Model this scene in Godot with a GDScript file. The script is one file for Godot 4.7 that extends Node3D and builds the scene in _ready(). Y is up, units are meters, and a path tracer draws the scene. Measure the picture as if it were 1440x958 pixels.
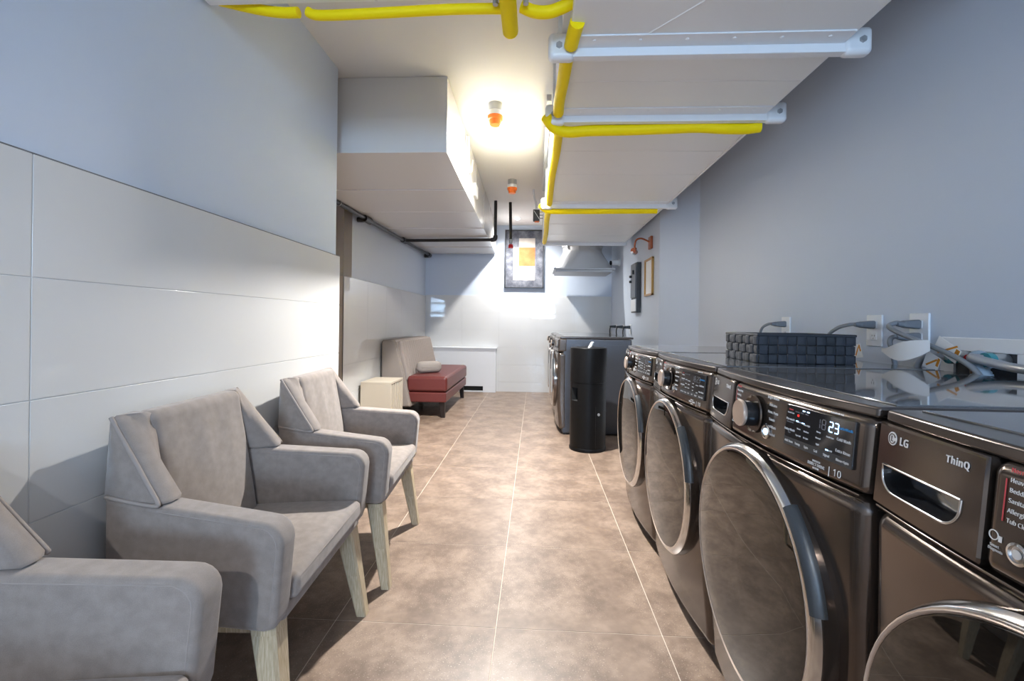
extends Node3D

# ---------------------------------------------------------------- mesh helper
class MB:
	var v := PackedVector3Array()
	var n := PackedVector3Array()
	var t := PackedVector2Array()
	var ix := PackedInt32Array()
	func vert(p: Vector3, nn: Vector3, uv := Vector2.ZERO) -> int:
		v.append(p); n.append(nn); t.append(uv)
		return v.size() - 1
	func tri_i(a: int, b: int, c: int) -> void:   # counter-clockwise seen from outside
		ix.append(a); ix.append(c); ix.append(b)
	func tri(a: Vector3, b: Vector3, c: Vector3) -> void:
		var nn := (b - a).cross(c - a).normalized()
		tri_i(vert(a, nn), vert(b, nn), vert(c, nn))
	func quad(a: Vector3, b: Vector3, c: Vector3, d: Vector3, nn := Vector3.ZERO) -> void:
		if nn == Vector3.ZERO:
			nn = (c - a).cross(d - b).normalized()
		var i := vert(a, nn, Vector2(0, 1)); vert(b, nn, Vector2(1, 1)); vert(c, nn, Vector2(1, 0)); vert(d, nn, Vector2(0, 0))
		tri_i(i, i + 1, i + 2); tri_i(i, i + 2, i + 3)
	# rounded box about c, optional deform(Vector3) -> Vector3, sub = inner subdivisions
	func rbox(size: Vector3, r: float, c := Vector3.ZERO, seg := 2, sub := 1, deform = null) -> MB:
		var h := size * 0.5
		r = min(r, min(h.x, min(h.y, h.z)) * 0.999)
		var has: bool = deform != null
		for f in 6:
			var ax := f % 3
			var s := 1.0 if f < 3 else -1.0
			var nn := Vector3.ZERO; nn[ax] = s
			var ua := (ax + 1) % 3
			var va := (ax + 2) % 3
			var cu := _coords(h[ua], r, seg, sub)
			var cv := _coords(h[va], r, seg, sub)
			var base := v.size()
			for j in cv.size():
				for i in cu.size():
					var p := Vector3.ZERO
					p[ax] = s * h[ax]; p[ua] = cu[i]; p[va] = cv[j]
					var inner := p.clamp(-h + Vector3.ONE * r, h - Vector3.ONE * r)
					var d := p - inner
					var nv := nn if r <= 0.00001 else d.normalized()
					var q := (p if r <= 0.00001 else inner + nv * r) + c
					if has:
						var t1 := nv.cross(Vector3.UP if abs(nv.y) < 0.9 else Vector3.RIGHT).normalized()
						var t2 := nv.cross(t1)
						var q0: Vector3 = deform.call(q)
						var a: Vector3 = deform.call(q + t1 * 0.0005)
						var b: Vector3 = deform.call(q + t2 * 0.0005)
						nv = (a - q0).cross(b - q0).normalized()
						q = q0
					vert(q, nv)
			var w := cu.size()
			for j in cv.size() - 1:
				for i in w - 1:
					var k := base + j * w + i
					if s > 0:
						tri_i(k, k + 1, k + w + 1); tri_i(k, k + w + 1, k + w)
					else:
						tri_i(k, k + w + 1, k + 1); tri_i(k, k + w, k + w + 1)
		return self
	func _coords(h: float, r: float, seg: int, sub: int) -> PackedFloat32Array:
		var o := PackedFloat32Array()
		if r <= 0.00001:
			for i in sub + 1: o.append(lerp(-h, h, float(i) / sub))
			return o
		for i in seg: o.append(-h + r - r * tan(PI / 4 * (1.0 - float(i) / seg)))
		for i in sub + 1: o.append(lerp(-h + r, h - r, float(i) / sub))
		for i in seg: o.append(h - r + r * tan(PI / 4 * float(i + 1) / seg))
		return o
	# grid of points rows x cols with averaged normals; normal side: du x dv
	func grid(rows: Array, close_cols := false, close_rows := false, flip := false) -> MB:
		var R := rows.size()
		var C: int = rows[0].size()
		var base := v.size()
		for j in R:
			for i in C:
				vert(rows[j][i], Vector3.ZERO, Vector2(float(i) / max(1, C - 1), float(j) / max(1, R - 1)))
		var acc := {}
		for j in (R if close_rows else R - 1):
			for i in (C if close_cols else C - 1):
				var a := base + j * C + i
				var b := base + j * C + (i + 1) % C
				var c := base + ((j + 1) % R) * C + (i + 1) % C
				var d := base + ((j + 1) % R) * C + i
				if flip:
					var q := b; b = d; d = q
				for tr in [[a, b, c], [a, c, d]]:
					var fn: Vector3 = (v[tr[1]] - v[tr[0]]).cross(v[tr[2]] - v[tr[0]])
					if fn.length_squared() < 1e-20: continue
					tri_i(tr[0], tr[1], tr[2])
					for k in 3: n[tr[k]] += fn
		for k in range(base, v.size()):
			n[k] = n[k].normalized() if n[k].length_squared() > 0 else Vector3.UP
		return self
	func fan(ring: Array, flip := false) -> MB:
		var cen := Vector3.ZERO
		for p in ring: cen += p
		cen /= ring.size()
		for i in ring.size():
			var a: Vector3 = ring[i]
			var b: Vector3 = ring[(i + 1) % ring.size()]
			if flip: tri(cen, b, a)
			else: tri(cen, a, b)
		return self
	# loft of closed rings (each counter-clockwise seen from the end of the stack)
	func loft(rings: Array, cap0 := true, cap1 := true) -> MB:
		grid(rings, true)
		if cap0: fan(rings[0], true)
		if cap1: fan(rings[-1])
		return self
	# profile: array of Vector2(radius, height) around +Y at c, sharp corners kept
	func lathe(prof: Array, segs := 32, c := Vector3.ZERO) -> MB:
		var run := [prof[0]]
		for k in range(1, prof.size()):
			run.append(prof[k])
			var brk := k == prof.size() - 1
			if not brk:
				var d0: Vector2 = (prof[k] - prof[k - 1]).normalized()
				var d1: Vector2 = (prof[k + 1] - prof[k]).normalized()
				brk = d0.dot(d1) < 0.75
			if brk:
				var rows := []
				for p in run:
					var row := []
					for i in segs:
						var a := TAU * i / segs
						row.append(c + Vector3(p.x * sin(a), p.y, p.x * cos(a)))
					rows.append(row)
				grid(rows, true)
				run = [prof[k]]
		return self
	func tube(path: Array, r: float, segs := 10, caps := true, rs := []) -> MB:
		var rings := []
		var up := Vector3.UP
		for k in path.size():
			var d: Vector3
			if k == 0: d = path[1] - path[0]
			elif k == path.size() - 1: d = path[k] - path[k - 1]
			else: d = (path[k + 1] - path[k]).normalized() + (path[k] - path[k - 1]).normalized()
			d = d.normalized()
			if k == 0 and abs(d.dot(up)) > 0.9: up = Vector3.RIGHT
			var x := up.cross(d).normalized()
			up = d.cross(x).normalized()
			var rr: float = rs[k] if rs.size() > 0 else r
			var ring := []
			for i in segs:
				var a := TAU * i / segs
				ring.append(path[k] + (x * cos(a) + up * sin(a)) * rr)
			rings.append(ring)
		loft(rings, caps, caps)
		return self
	# convex outline (counter-clockwise in x,y) extruded along z, half thickness th, rounded edge r
	func extr(outline: Array, th: float, r: float, seg := 3, deform = null) -> MB:
		var N := outline.size()
		var nor := []
		for i in N:
			var a: Vector2 = outline[(i + N - 1) % N]
			var b: Vector2 = outline[i]
			var c: Vector2 = outline[(i + 1) % N]
			var n0 := Vector2((b - a).y, -(b - a).x).normalized()
			var n1 := Vector2((c - b).y, -(c - b).x).normalized()
			var m := n0 + n1
			nor.append(m / max(0.35, m.dot(n0)) )
		var rings := []
		for s in [-1, 1]:
			for k in (seg + 1 if r > 0 else 1):
				var a := PI / 2 * (float(k) / seg if r > 0 else 1.0)
				if s > 0: a = PI / 2 - a
				var ins := r * (1.0 - sin(a))
				var z: float = s * (th - r + r * cos(a)) if r > 0 else s * th
				var ring := []
				for i in N:
					var q: Vector2 = outline[i] - nor[i] * ins
					var p := Vector3(q.x, q.y, z)
					if (deform != null): p = deform.call(p)
					ring.append(p)
				rings.append(ring)
		if r > 0:
			loft(rings)
		else:
			for i in N: quad(rings[0][i], rings[0][(i + 1) % N], rings[1][(i + 1) % N], rings[1][i])
			fan(rings[0], true); fan(rings[1])
		return self
	func mesh() -> ArrayMesh:
		var arr := []
		arr.resize(Mesh.ARRAY_MAX)
		arr[Mesh.ARRAY_VERTEX] = v; arr[Mesh.ARRAY_NORMAL] = n; arr[Mesh.ARRAY_TEX_UV] = t; arr[Mesh.ARRAY_INDEX] = ix
		var m := ArrayMesh.new()
		m.add_surface_from_arrays(Mesh.PRIMITIVE_TRIANGLES, arr)
		return m

# ---------------------------------------------------------------- scene helpers
var M := {}
var counts := {}

func numbered(called: String) -> String:
	var k: int = counts.get(called, 0)
	counts[called] = k + 1
	return called if k == 0 else "%s_%03d" % [called, k]

func V(x: float, y: float, depth: float) -> Vector3:
	return Vector3(x, y, -depth)

func thing(called: String, label: String, category: String, at := Vector3.ZERO, turn := 0.0, group := "") -> Node3D:
	var o := Node3D.new()
	o.name = numbered(called)
	add_child(o)
	o.position = at; o.rotation.y = turn
	o.set_meta("label", label); o.set_meta("category", category)
	if group: o.set_meta("group", group)
	return o

func part(parent: Node, called: String, mesh: Mesh, m: Material, at := Vector3.ZERO, rot := Vector3.ZERO) -> MeshInstance3D:
	var o := MeshInstance3D.new()
	o.name = called
	o.mesh = mesh; o.material_override = m
	o.cast_shadow = GeometryInstance3D.SHADOW_CASTING_SETTING_ON
	o.position = at; o.rotation = rot
	parent.add_child(o, true)
	return o

func struct(called: String, mesh: Mesh, m: Material, at := Vector3.ZERO) -> MeshInstance3D:
	var o := part(self, called, mesh, m, at)
	o.set_meta("kind", "structure")
	return o

func single(called: String, label: String, category: String, mesh: Mesh, m: Material, at := Vector3.ZERO, group := "") -> MeshInstance3D:
	var o := part(self, numbered(called), mesh, m, at)
	o.set_meta("label", label); o.set_meta("category", category)
	if group: o.set_meta("group", group)
	return o

func copy(src: Node3D, label: String, at: Vector3, turn: float) -> Node3D:
	var r: Node3D = src.duplicate()
	var nm := String(src.name)
	var cut := nm.rfind("_")
	if cut > 0 and nm.substr(cut + 1).is_valid_int(): nm = nm.substr(0, cut)
	r.name = numbered(nm)
	add_child(r)
	r.position = at
	r.rotation = Vector3(0, turn, 0)
	r.scale = src.scale
	r.set_meta("label", label)
	return r

func box_mesh(size: Vector3, r := 0.0, c := Vector3.ZERO, seg := 2) -> ArrayMesh:
	return MB.new().rbox(size, r, c, seg).mesh()

# box between two corners given as x, y, depth
func span(x0: float, x1: float, y0: float, y1: float, d0: float, d1: float, r := 0.0) -> ArrayMesh:
	return MB.new().rbox(Vector3(x1 - x0, y1 - y0, d1 - d0), r, V((x0 + x1) / 2, (y0 + y1) / 2, (d0 + d1) / 2)).mesh()

func smooth_path(pts: Array, per := 8) -> Array:
	var o := []
	for i in pts.size() - 1:
		var a: Vector3 = pts[max(0, i - 1)]
		var b: Vector3 = pts[i]
		var c: Vector3 = pts[i + 1]
		var d: Vector3 = pts[min(pts.size() - 1, i + 2)]
		for k in per: o.append(b.cubic_interpolate(c, a, d, float(k) / per))
	o.append(pts[-1])
	return o

func tube_mesh(pts: Array, r: float, segs := 10, per := 8) -> ArrayMesh:
	return MB.new().tube(smooth_path(pts, per) if per > 1 else pts, r, segs).mesh()

func lathe_mesh(prof: Array, segs := 32) -> ArrayMesh:
	return MB.new().lathe(prof, segs).mesh()

func lettering(parent: Node, text: String, height: float, at: Vector3, m: Material, rot := Vector3.ZERO, called := "lettering", align := HORIZONTAL_ALIGNMENT_CENTER, bold := 400) -> void:
	var t := TextMesh.new()
	var f := SystemFont.new()
	f.font_names = PackedStringArray(["Droid Sans"])
	f.font_weight = bold
	t.font = f; t.text = text; t.font_size = 32
	t.pixel_size = height / 23.0
	t.depth = 0.0006; t.curve_step = 2.0
	t.horizontal_alignment = align
	t.vertical_alignment = VERTICAL_ALIGNMENT_CENTER
	part(parent, called, t, m, at, rot)

# ---------------------------------------------------------------- materials
func mat(c: Color, rough: float, metal := 0.0, spec := 0.5) -> StandardMaterial3D:
	var m := StandardMaterial3D.new()
	m.albedo_color = c; m.roughness = rough; m.metallic = metal; m.metallic_specular = spec
	return m

func rgb(r: float, g: float, b: float) -> Color:
	return Color(r / 255.0, g / 255.0, b / 255.0)

func noise(seed_: int, freq: float, oct := 4) -> FastNoiseLite:
	var f := FastNoiseLite.new()
	f.seed = seed_; f.frequency = freq; f.fractal_octaves = oct
	f.noise_type = FastNoiseLite.TYPE_SIMPLEX_SMOOTH
	return f

# seamless grey noise picture with values 0..1
func noise_img(seed_: int, freq: float, oct: int, size: int) -> Image:
	var im: Image = noise(seed_, freq, oct).get_seamless_image(size, size, false, false, 0.15)
	im.convert(Image.FORMAT_RGB8)
	return im

func tex(im: Image) -> ImageTexture:
	return ImageTexture.create_from_image(im)

func ramp_img(src: Image, stops: Array) -> Image:
	var w := src.get_width()
	var im := Image.create(w, src.get_height(), false, Image.FORMAT_RGB8)
	var g := Gradient.new()
	g.offsets = PackedFloat32Array(stops.map(func(s): return s[0]))
	g.colors = PackedColorArray(stops.map(func(s): return s[1]))
	for y in src.get_height():
		for x in w: im.set_pixel(x, y, g.sample(src.get_pixel(x, y).r))
	return im

func triplanar(m: StandardMaterial3D, scale: float, world := false, off := Vector3.ZERO) -> StandardMaterial3D:
	m.uv1_triplanar = true; m.uv1_world_triplanar = world
	m.uv1_scale = Vector3.ONE * scale; m.uv1_offset = off
	return m

func floor_image(size: int) -> Image:
	var a := noise_img(11, 0.006, 5, size)
	var b := noise_img(12, 0.03, 4, size)
	var c := noise_img(13, 0.25, 2, size)
	var im := Image.create(size, size, false, Image.FORMAT_RGB8)
	var dark := rgb(116, 98, 85)
	var light := rgb(151, 131, 115)
	for y in size:
		for x in size:
			var k := a.get_pixel(x, y).r * 0.62 + b.get_pixel(x, y).r * 0.38
			var col := dark.lerp(light, clamp((k - 0.28) * 2.2, 0.0, 1.0))
			var s := c.get_pixel(x, y).r
			col = col.lerp(rgb(96, 84, 75), clamp((0.24 - s) * 5.0, 0.0, 0.75))
			col = col.lerp(rgb(226, 214, 200), clamp((s - 0.77) * 6.0, 0.0, 0.8))
			im.set_pixel(x, y, col)
	return im

func make_materials() -> void:
	# floor tiles
	var fim := floor_image(1024)
	var ftex := tex(fim)
	for k in 3:
		var fm := mat(Color(1, 1, 1).darkened(0.0 + 0.02 * k), 0.36, 0.0, 0.5)
		fm.albedo_texture = ftex
		triplanar(fm, 0.62, true, Vector3(0.37 * k, 0.0, 0.61 * k))
		M["floor%d" % k] = fm
	M.floor_grout = mat(rgb(206, 192, 176), 0.7)
	M.tile = mat(rgb(216, 215, 212), 0.09, 0.0, 0.5)
	M.tile_far = mat(rgb(210, 211, 211), 0.025, 0.0, 0.5)
	M.tile_beige = mat(rgb(190, 176, 160), 0.2)
	M.wall_grout = mat(rgb(205, 206, 206), 0.8)
	var pn := noise_img(21, 0.2, 3, 256)
	pn.bump_map_to_normal_map(1.2)
	var pt := tex(pn)
	M.paint = mat(rgb(198, 208, 222), 0.5, 0.0, 0.4)
	M.paint_taupe = mat(rgb(160, 152, 146), 0.6)
	M.ceiling = mat(rgb(222, 222, 221), 0.6, 0.0, 0.4)
	for k in ["paint", "ceiling"]:
		M[k].normal_enabled = true; M[k].normal_texture = pt; M[k].normal_scale = 0.12
		triplanar(M[k], 5.0, true)
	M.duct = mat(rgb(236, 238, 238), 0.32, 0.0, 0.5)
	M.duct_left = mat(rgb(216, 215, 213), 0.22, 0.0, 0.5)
	M.flange = mat(rgb(232, 234, 236), 0.35)
	M.galv = mat(rgb(176, 178, 180), 0.42, 0.7)
	M.galv_dull = mat(rgb(178, 180, 183), 0.5, 0.25)
	M.foam = mat(rgb(255, 226, 0), 0.55, 0.0, 0.35)
	M.white_plastic = mat(rgb(232, 234, 236), 0.35)
	M.white_paint = mat(rgb(226, 228, 231), 0.4)
	M.cream = mat(rgb(232, 226, 214), 0.6)
	M.black_pipe = mat(rgb(40, 38, 37), 0.35, 0.3)
	M.black = mat(rgb(18, 18, 19), 0.4)
	M.black_matte = mat(rgb(12, 12, 13), 0.8)
	M.orange_cap = mat(rgb(238, 118, 34), 0.4)
	M.red = mat(rgb(205, 26, 36), 0.4)
	M.grey_plug = mat(rgb(108, 112, 118), 0.5)
	M.grey_cord = mat(rgb(122, 126, 132), 0.5)
	M.steel = mat(rgb(190, 192, 195), 0.3, 0.9)
	M.copper = mat(rgb(150, 78, 48), 0.35, 0.6)
	M.gold = mat(rgb(166, 124, 62), 0.35, 0.5)
	M.panel_grey = mat(rgb(96, 100, 105), 0.45, 0.2)
	M.panel_dark = mat(rgb(46, 48, 52), 0.5)
	# fabrics
	var vel := noise_img(31, 0.018, 5, 512)
	var velf := noise_img(32, 0.35, 2, 512)
	var vim := Image.create(512, 512, false, Image.FORMAT_RGB8)
	for y in 512:
		for x in 512:
			var k := vel.get_pixel(x, y).r * 0.5 + velf.get_pixel(x, y).r * 0.5
			vim.set_pixel(x, y, rgb(130, 121, 115).lerp(rgb(150, 140, 133), clamp((k - 0.25) * 2.0, 0.0, 1.0)))
	M.velvet = mat(Color(1, 1, 1), 0.85, 0.0, 0.25)
	M.velvet.albedo_texture = tex(vim)
	M.velvet.rim_enabled = true; M.velvet.rim = 0.5; M.velvet.rim_tint = 0.6
	triplanar(M.velvet, 2.6)
	M.velvet_pipe = mat(rgb(150, 141, 135), 0.85, 0.0, 0.25)
	M.sofa_fabric = mat(rgb(142, 133, 127), 0.9, 0.0, 0.2)
	M.pillow = mat(rgb(150, 143, 137), 0.9, 0.0, 0.2)
	var ln := noise_img(41, 0.08, 3, 256)
	ln.bump_map_to_normal_map(2.0)
	M.leather = mat(rgb(96, 42, 39), 0.38, 0.0, 0.5)
	M.leather.normal_enabled = true; M.leather.normal_texture = tex(ln); M.leather.normal_scale = 0.12
	triplanar(M.leather, 4.0)
	# pale wood with straight grain
	var wim := Image.create(256, 256, false, Image.FORMAT_RGB8)
	var wn := noise(51, 0.02, 4)
	for y in 256:
		for x in 256:
			var k := wn.get_noise_2d(x * 6.0, y * 0.55) * 0.5 + 0.5
			wim.set_pixel(x, y, rgb(168, 150, 120).lerp(rgb(204, 190, 164), clamp((k - 0.2) * 1.7, 0.0, 1.0)))
	M.wood = mat(Color(1, 1, 1), 0.5)
	M.wood.albedo_texture = tex(wim)
	triplanar(M.wood, 6.0)
	M.table_wood = mat(rgb(186, 176, 160), 0.55)
	M.dark_wood = mat(rgb(34, 25, 23), 0.4)
	# washers
	M.steel_black = mat(rgb(98, 89, 83), 0.16, 0.8)
	M.slate = mat(rgb(66, 69, 76), 0.33, 0.45)
	M.top_gloss = mat(rgb(112, 115, 119), 0.04, 0.6)
	M.top_rim = mat(rgb(92, 86, 83), 0.22, 0.8)
	M.chrome = mat(rgb(214, 214, 214), 0.14, 1.0)
	M.chrome_bronze = mat(rgb(196, 178, 164), 0.32, 0.6)
	M.door_glass = mat(rgb(20, 18, 16), 0.02, 0.0, 0.55)
	M.grip = mat(rgb(66, 70, 74), 0.35, 0.3)
	M.display_glass = mat(rgb(34, 35, 38), 0.06, 0.0, 0.6)
	M.print = mat(rgb(206, 208, 210), 0.5)
	M.print_red = mat(rgb(186, 62, 70), 0.5)
	M.print_blue = mat(rgb(54, 140, 200), 0.5)
	M.print_dim = mat(rgb(110, 112, 116), 0.5)
	M.seg_off = mat(rgb(96, 98, 104), 0.5)
	M.led_white = mat(rgb(210, 230, 255), 0.5)
	M.led_white.emission_enabled = true; M.led_white.emission = Color(0.62, 0.82, 1.0); M.led_white.emission_energy_multiplier = 2.2
	M.led_red = mat(rgb(255, 40, 30), 0.5)
	M.led_red.emission_enabled = true; M.led_red.emission = Color(1, 0.1, 0.06); M.led_red.emission_energy_multiplier = 1.6
	M.pocket = mat(rgb(120, 122, 126), 0.12, 0.9)
	M.knob_side = mat(rgb(26, 26, 28), 0.25)
	# bin, basket, papers, hoses
	M.bin = mat(rgb(13, 13, 14), 0.42, 0.0, 0.3)
	M.strap = []
	var sn := noise_img(61, 0.3, 2, 128)
	sn.bump_map_to_normal_map(3.0)
	var st := tex(sn)
	for k in 3:
		var s := mat(rgb(33 + 4 * k, 37 + 4 * k, 44 + 5 * k), 0.65)
		s.normal_enabled = true; s.normal_texture = st; s.normal_scale = 0.5
		triplanar(s, 12.0)
		M.strap.append(s)
	M.paper = mat(rgb(240, 241, 242), 0.6)
	M.orange_print = mat(rgb(214, 140, 40), 0.6)
	M.braid = mat(rgb(178, 182, 188), 0.35, 0.6)
	M.drain = mat(rgb(150, 168, 182), 0.5)
	M.valve_blue = mat(rgb(72, 150, 160), 0.3, 0.3)
	M.brass = mat(rgb(120, 86, 56), 0.35, 0.6)
	M.box_inside = mat(rgb(170, 178, 188), 0.5)
	M.lamp = mat(rgb(255, 250, 240), 0.4)
	M.lamp.emission_enabled = true; M.lamp.emission = Color(1.0, 0.99, 0.975); M.lamp.emission_energy_multiplier = 6.0

# ---------------------------------------------------------------- room data
const FAR := 7.223
const LEFT := -1.134
const RECESS := -1.785
const RIGHT := 1.42
const RIGHT_FAR := 1.203

func ceil_y(d: float) -> float:
	return 2.56 if d < 2.5 else lerp(2.56, 2.68, (d - 2.5) / 4.72)

func _ready() -> void:
	camera_and_light()
	make_materials()
	room()
	ceiling_lamp("round recessed ceiling light close to the nearer orange capped sprinkler", V(-0.25, 0, 3.32), 11.5)
	ceiling_lamp("round recessed ceiling light in front of the abstract painting", V(-0.285, 0, 6.66), 4.2)
	ceiling_lamp("round recessed ceiling light farthest from the painting, over the seating's near end", V(-0.25, 0, -1.9), 5.0)
	ducts()
	washers()
	chairs()
	sofa_corner()
	far_wall_things()
	ceiling_things()
	right_wall_things()
	top_things()

func camera_and_light() -> void:
	var cam := Camera3D.new()
	cam.name = "camera"
	add_child(cam)
	var near := 0.05
	var f := 632.2
	cam.projection = Camera3D.PROJECTION_FRUSTUM
	cam.near = near; cam.far = 60.0
	cam.size = near * 958.0 / f
	cam.frustum_offset = Vector2(0.0, -25.92 / f * near)
	cam.position = Vector3(0, 1.121, 0)
	cam.basis = Basis(Vector3.UP, deg_to_rad(2.987)) * Basis(Vector3.BACK, deg_to_rad(0.739))
	cam.current = true
	var env := Environment.new()
	env.background_mode = Environment.BG_COLOR
	env.background_color = Color(0.74, 0.86, 1.0)
	env.background_energy_multiplier = 3.0
	env.tonemap_mode = Environment.TONE_MAPPER_LINEAR
	env.tonemap_exposure = 1.66
	env.sdfgi_enabled = true; env.ssao_enabled = true; env.ssil_enabled = true
	var we := WorldEnvironment.new()
	we.name = "world_environment"
	we.environment = env
	add_child(we)
	# daylight of the window behind the camera
	var day := AreaLight3D.new()
	day.name = "window_daylight"
	day.area_size = Vector2(1.0, 0.82)
	day.light_color = Color(0.72, 0.86, 1.0)
	day.light_energy = 11.0
	day.area_range = 20.0
	day.shadow_enabled = true
	add_child(day)
	day.position = Vector3(0.3, 1.69, 4.09)

func ceiling_lamp(label: String, at: Vector3, energy: float) -> void:
	var y := ceil_y(-at.z)
	var t := thing("ceiling_light", label, "ceiling light", Vector3(at.x, y, at.z), 0, "row of round ceiling lights")
	part(t, "bezel", lathe_mesh([Vector2(0.034, -0.004), Vector2(0.05, -0.008), Vector2(0.056, -0.003), Vector2(0.056, 0.0)], 28), M.white_plastic)
	part(t, "bulb", lathe_mesh([Vector2(0.0, -0.03), Vector2(0.02, -0.027), Vector2(0.034, -0.014), Vector2(0.036, -0.003), Vector2(0.0, -0.002)], 24), M.lamp)
	var l := SpotLight3D.new()   # recessed fitting: a wide, soft-edged cone
	l.name = "lamp_light"
	l.light_color = Color(1.0, 0.99, 0.975)
	l.light_energy = energy
	l.light_size = 0.03
	l.spot_range = 30.0; l.spot_attenuation = 2.0
	l.spot_angle = 79.0; l.spot_angle_attenuation = 1.0
	l.shadow_enabled = true
	l.position = Vector3(0, -0.045, 0)
	l.rotation.x = -PI / 2
	t.add_child(l)

# ---------------------------------------------------------------- shell
func plan_prism(pts: Array, y0: float, y1: float) -> ArrayMesh:
	# plan points (x, depth); extruded upwards, any simple polygon
	var mb := MB.new()
	var poly := PackedVector2Array()
	for p in pts: poly.append(Vector2(p.x, -p.y))
	if not Geometry2D.is_polygon_clockwise(poly): poly.reverse()
	var N := poly.size()
	for i in N:
		var a := poly[i]
		var b := poly[(i + 1) % N]
		mb.quad(Vector3(b.x, y0, b.y), Vector3(a.x, y0, a.y), Vector3(a.x, y1, a.y), Vector3(b.x, y1, b.y))
	var tr := Geometry2D.triangulate_polygon(poly)
	for k in range(0, tr.size(), 3):
		var q := [poly[tr[k]], poly[tr[k + 1]], poly[tr[k + 2]]]
		var cr: float = (q[1] - q[0]).cross(q[2] - q[0])
		if cr > 0: q = [q[0], q[2], q[1]]
		mb.tri(Vector3(q[0].x, y1, q[0].y), Vector3(q[1].x, y1, q[1].y), Vector3(q[2].x, y1, q[2].y))
		mb.tri(Vector3(q[0].x, y0, q[0].y), Vector3(q[2].x, y0, q[2].y), Vector3(q[1].x, y0, q[1].y))
	return mb.mesh()

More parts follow.
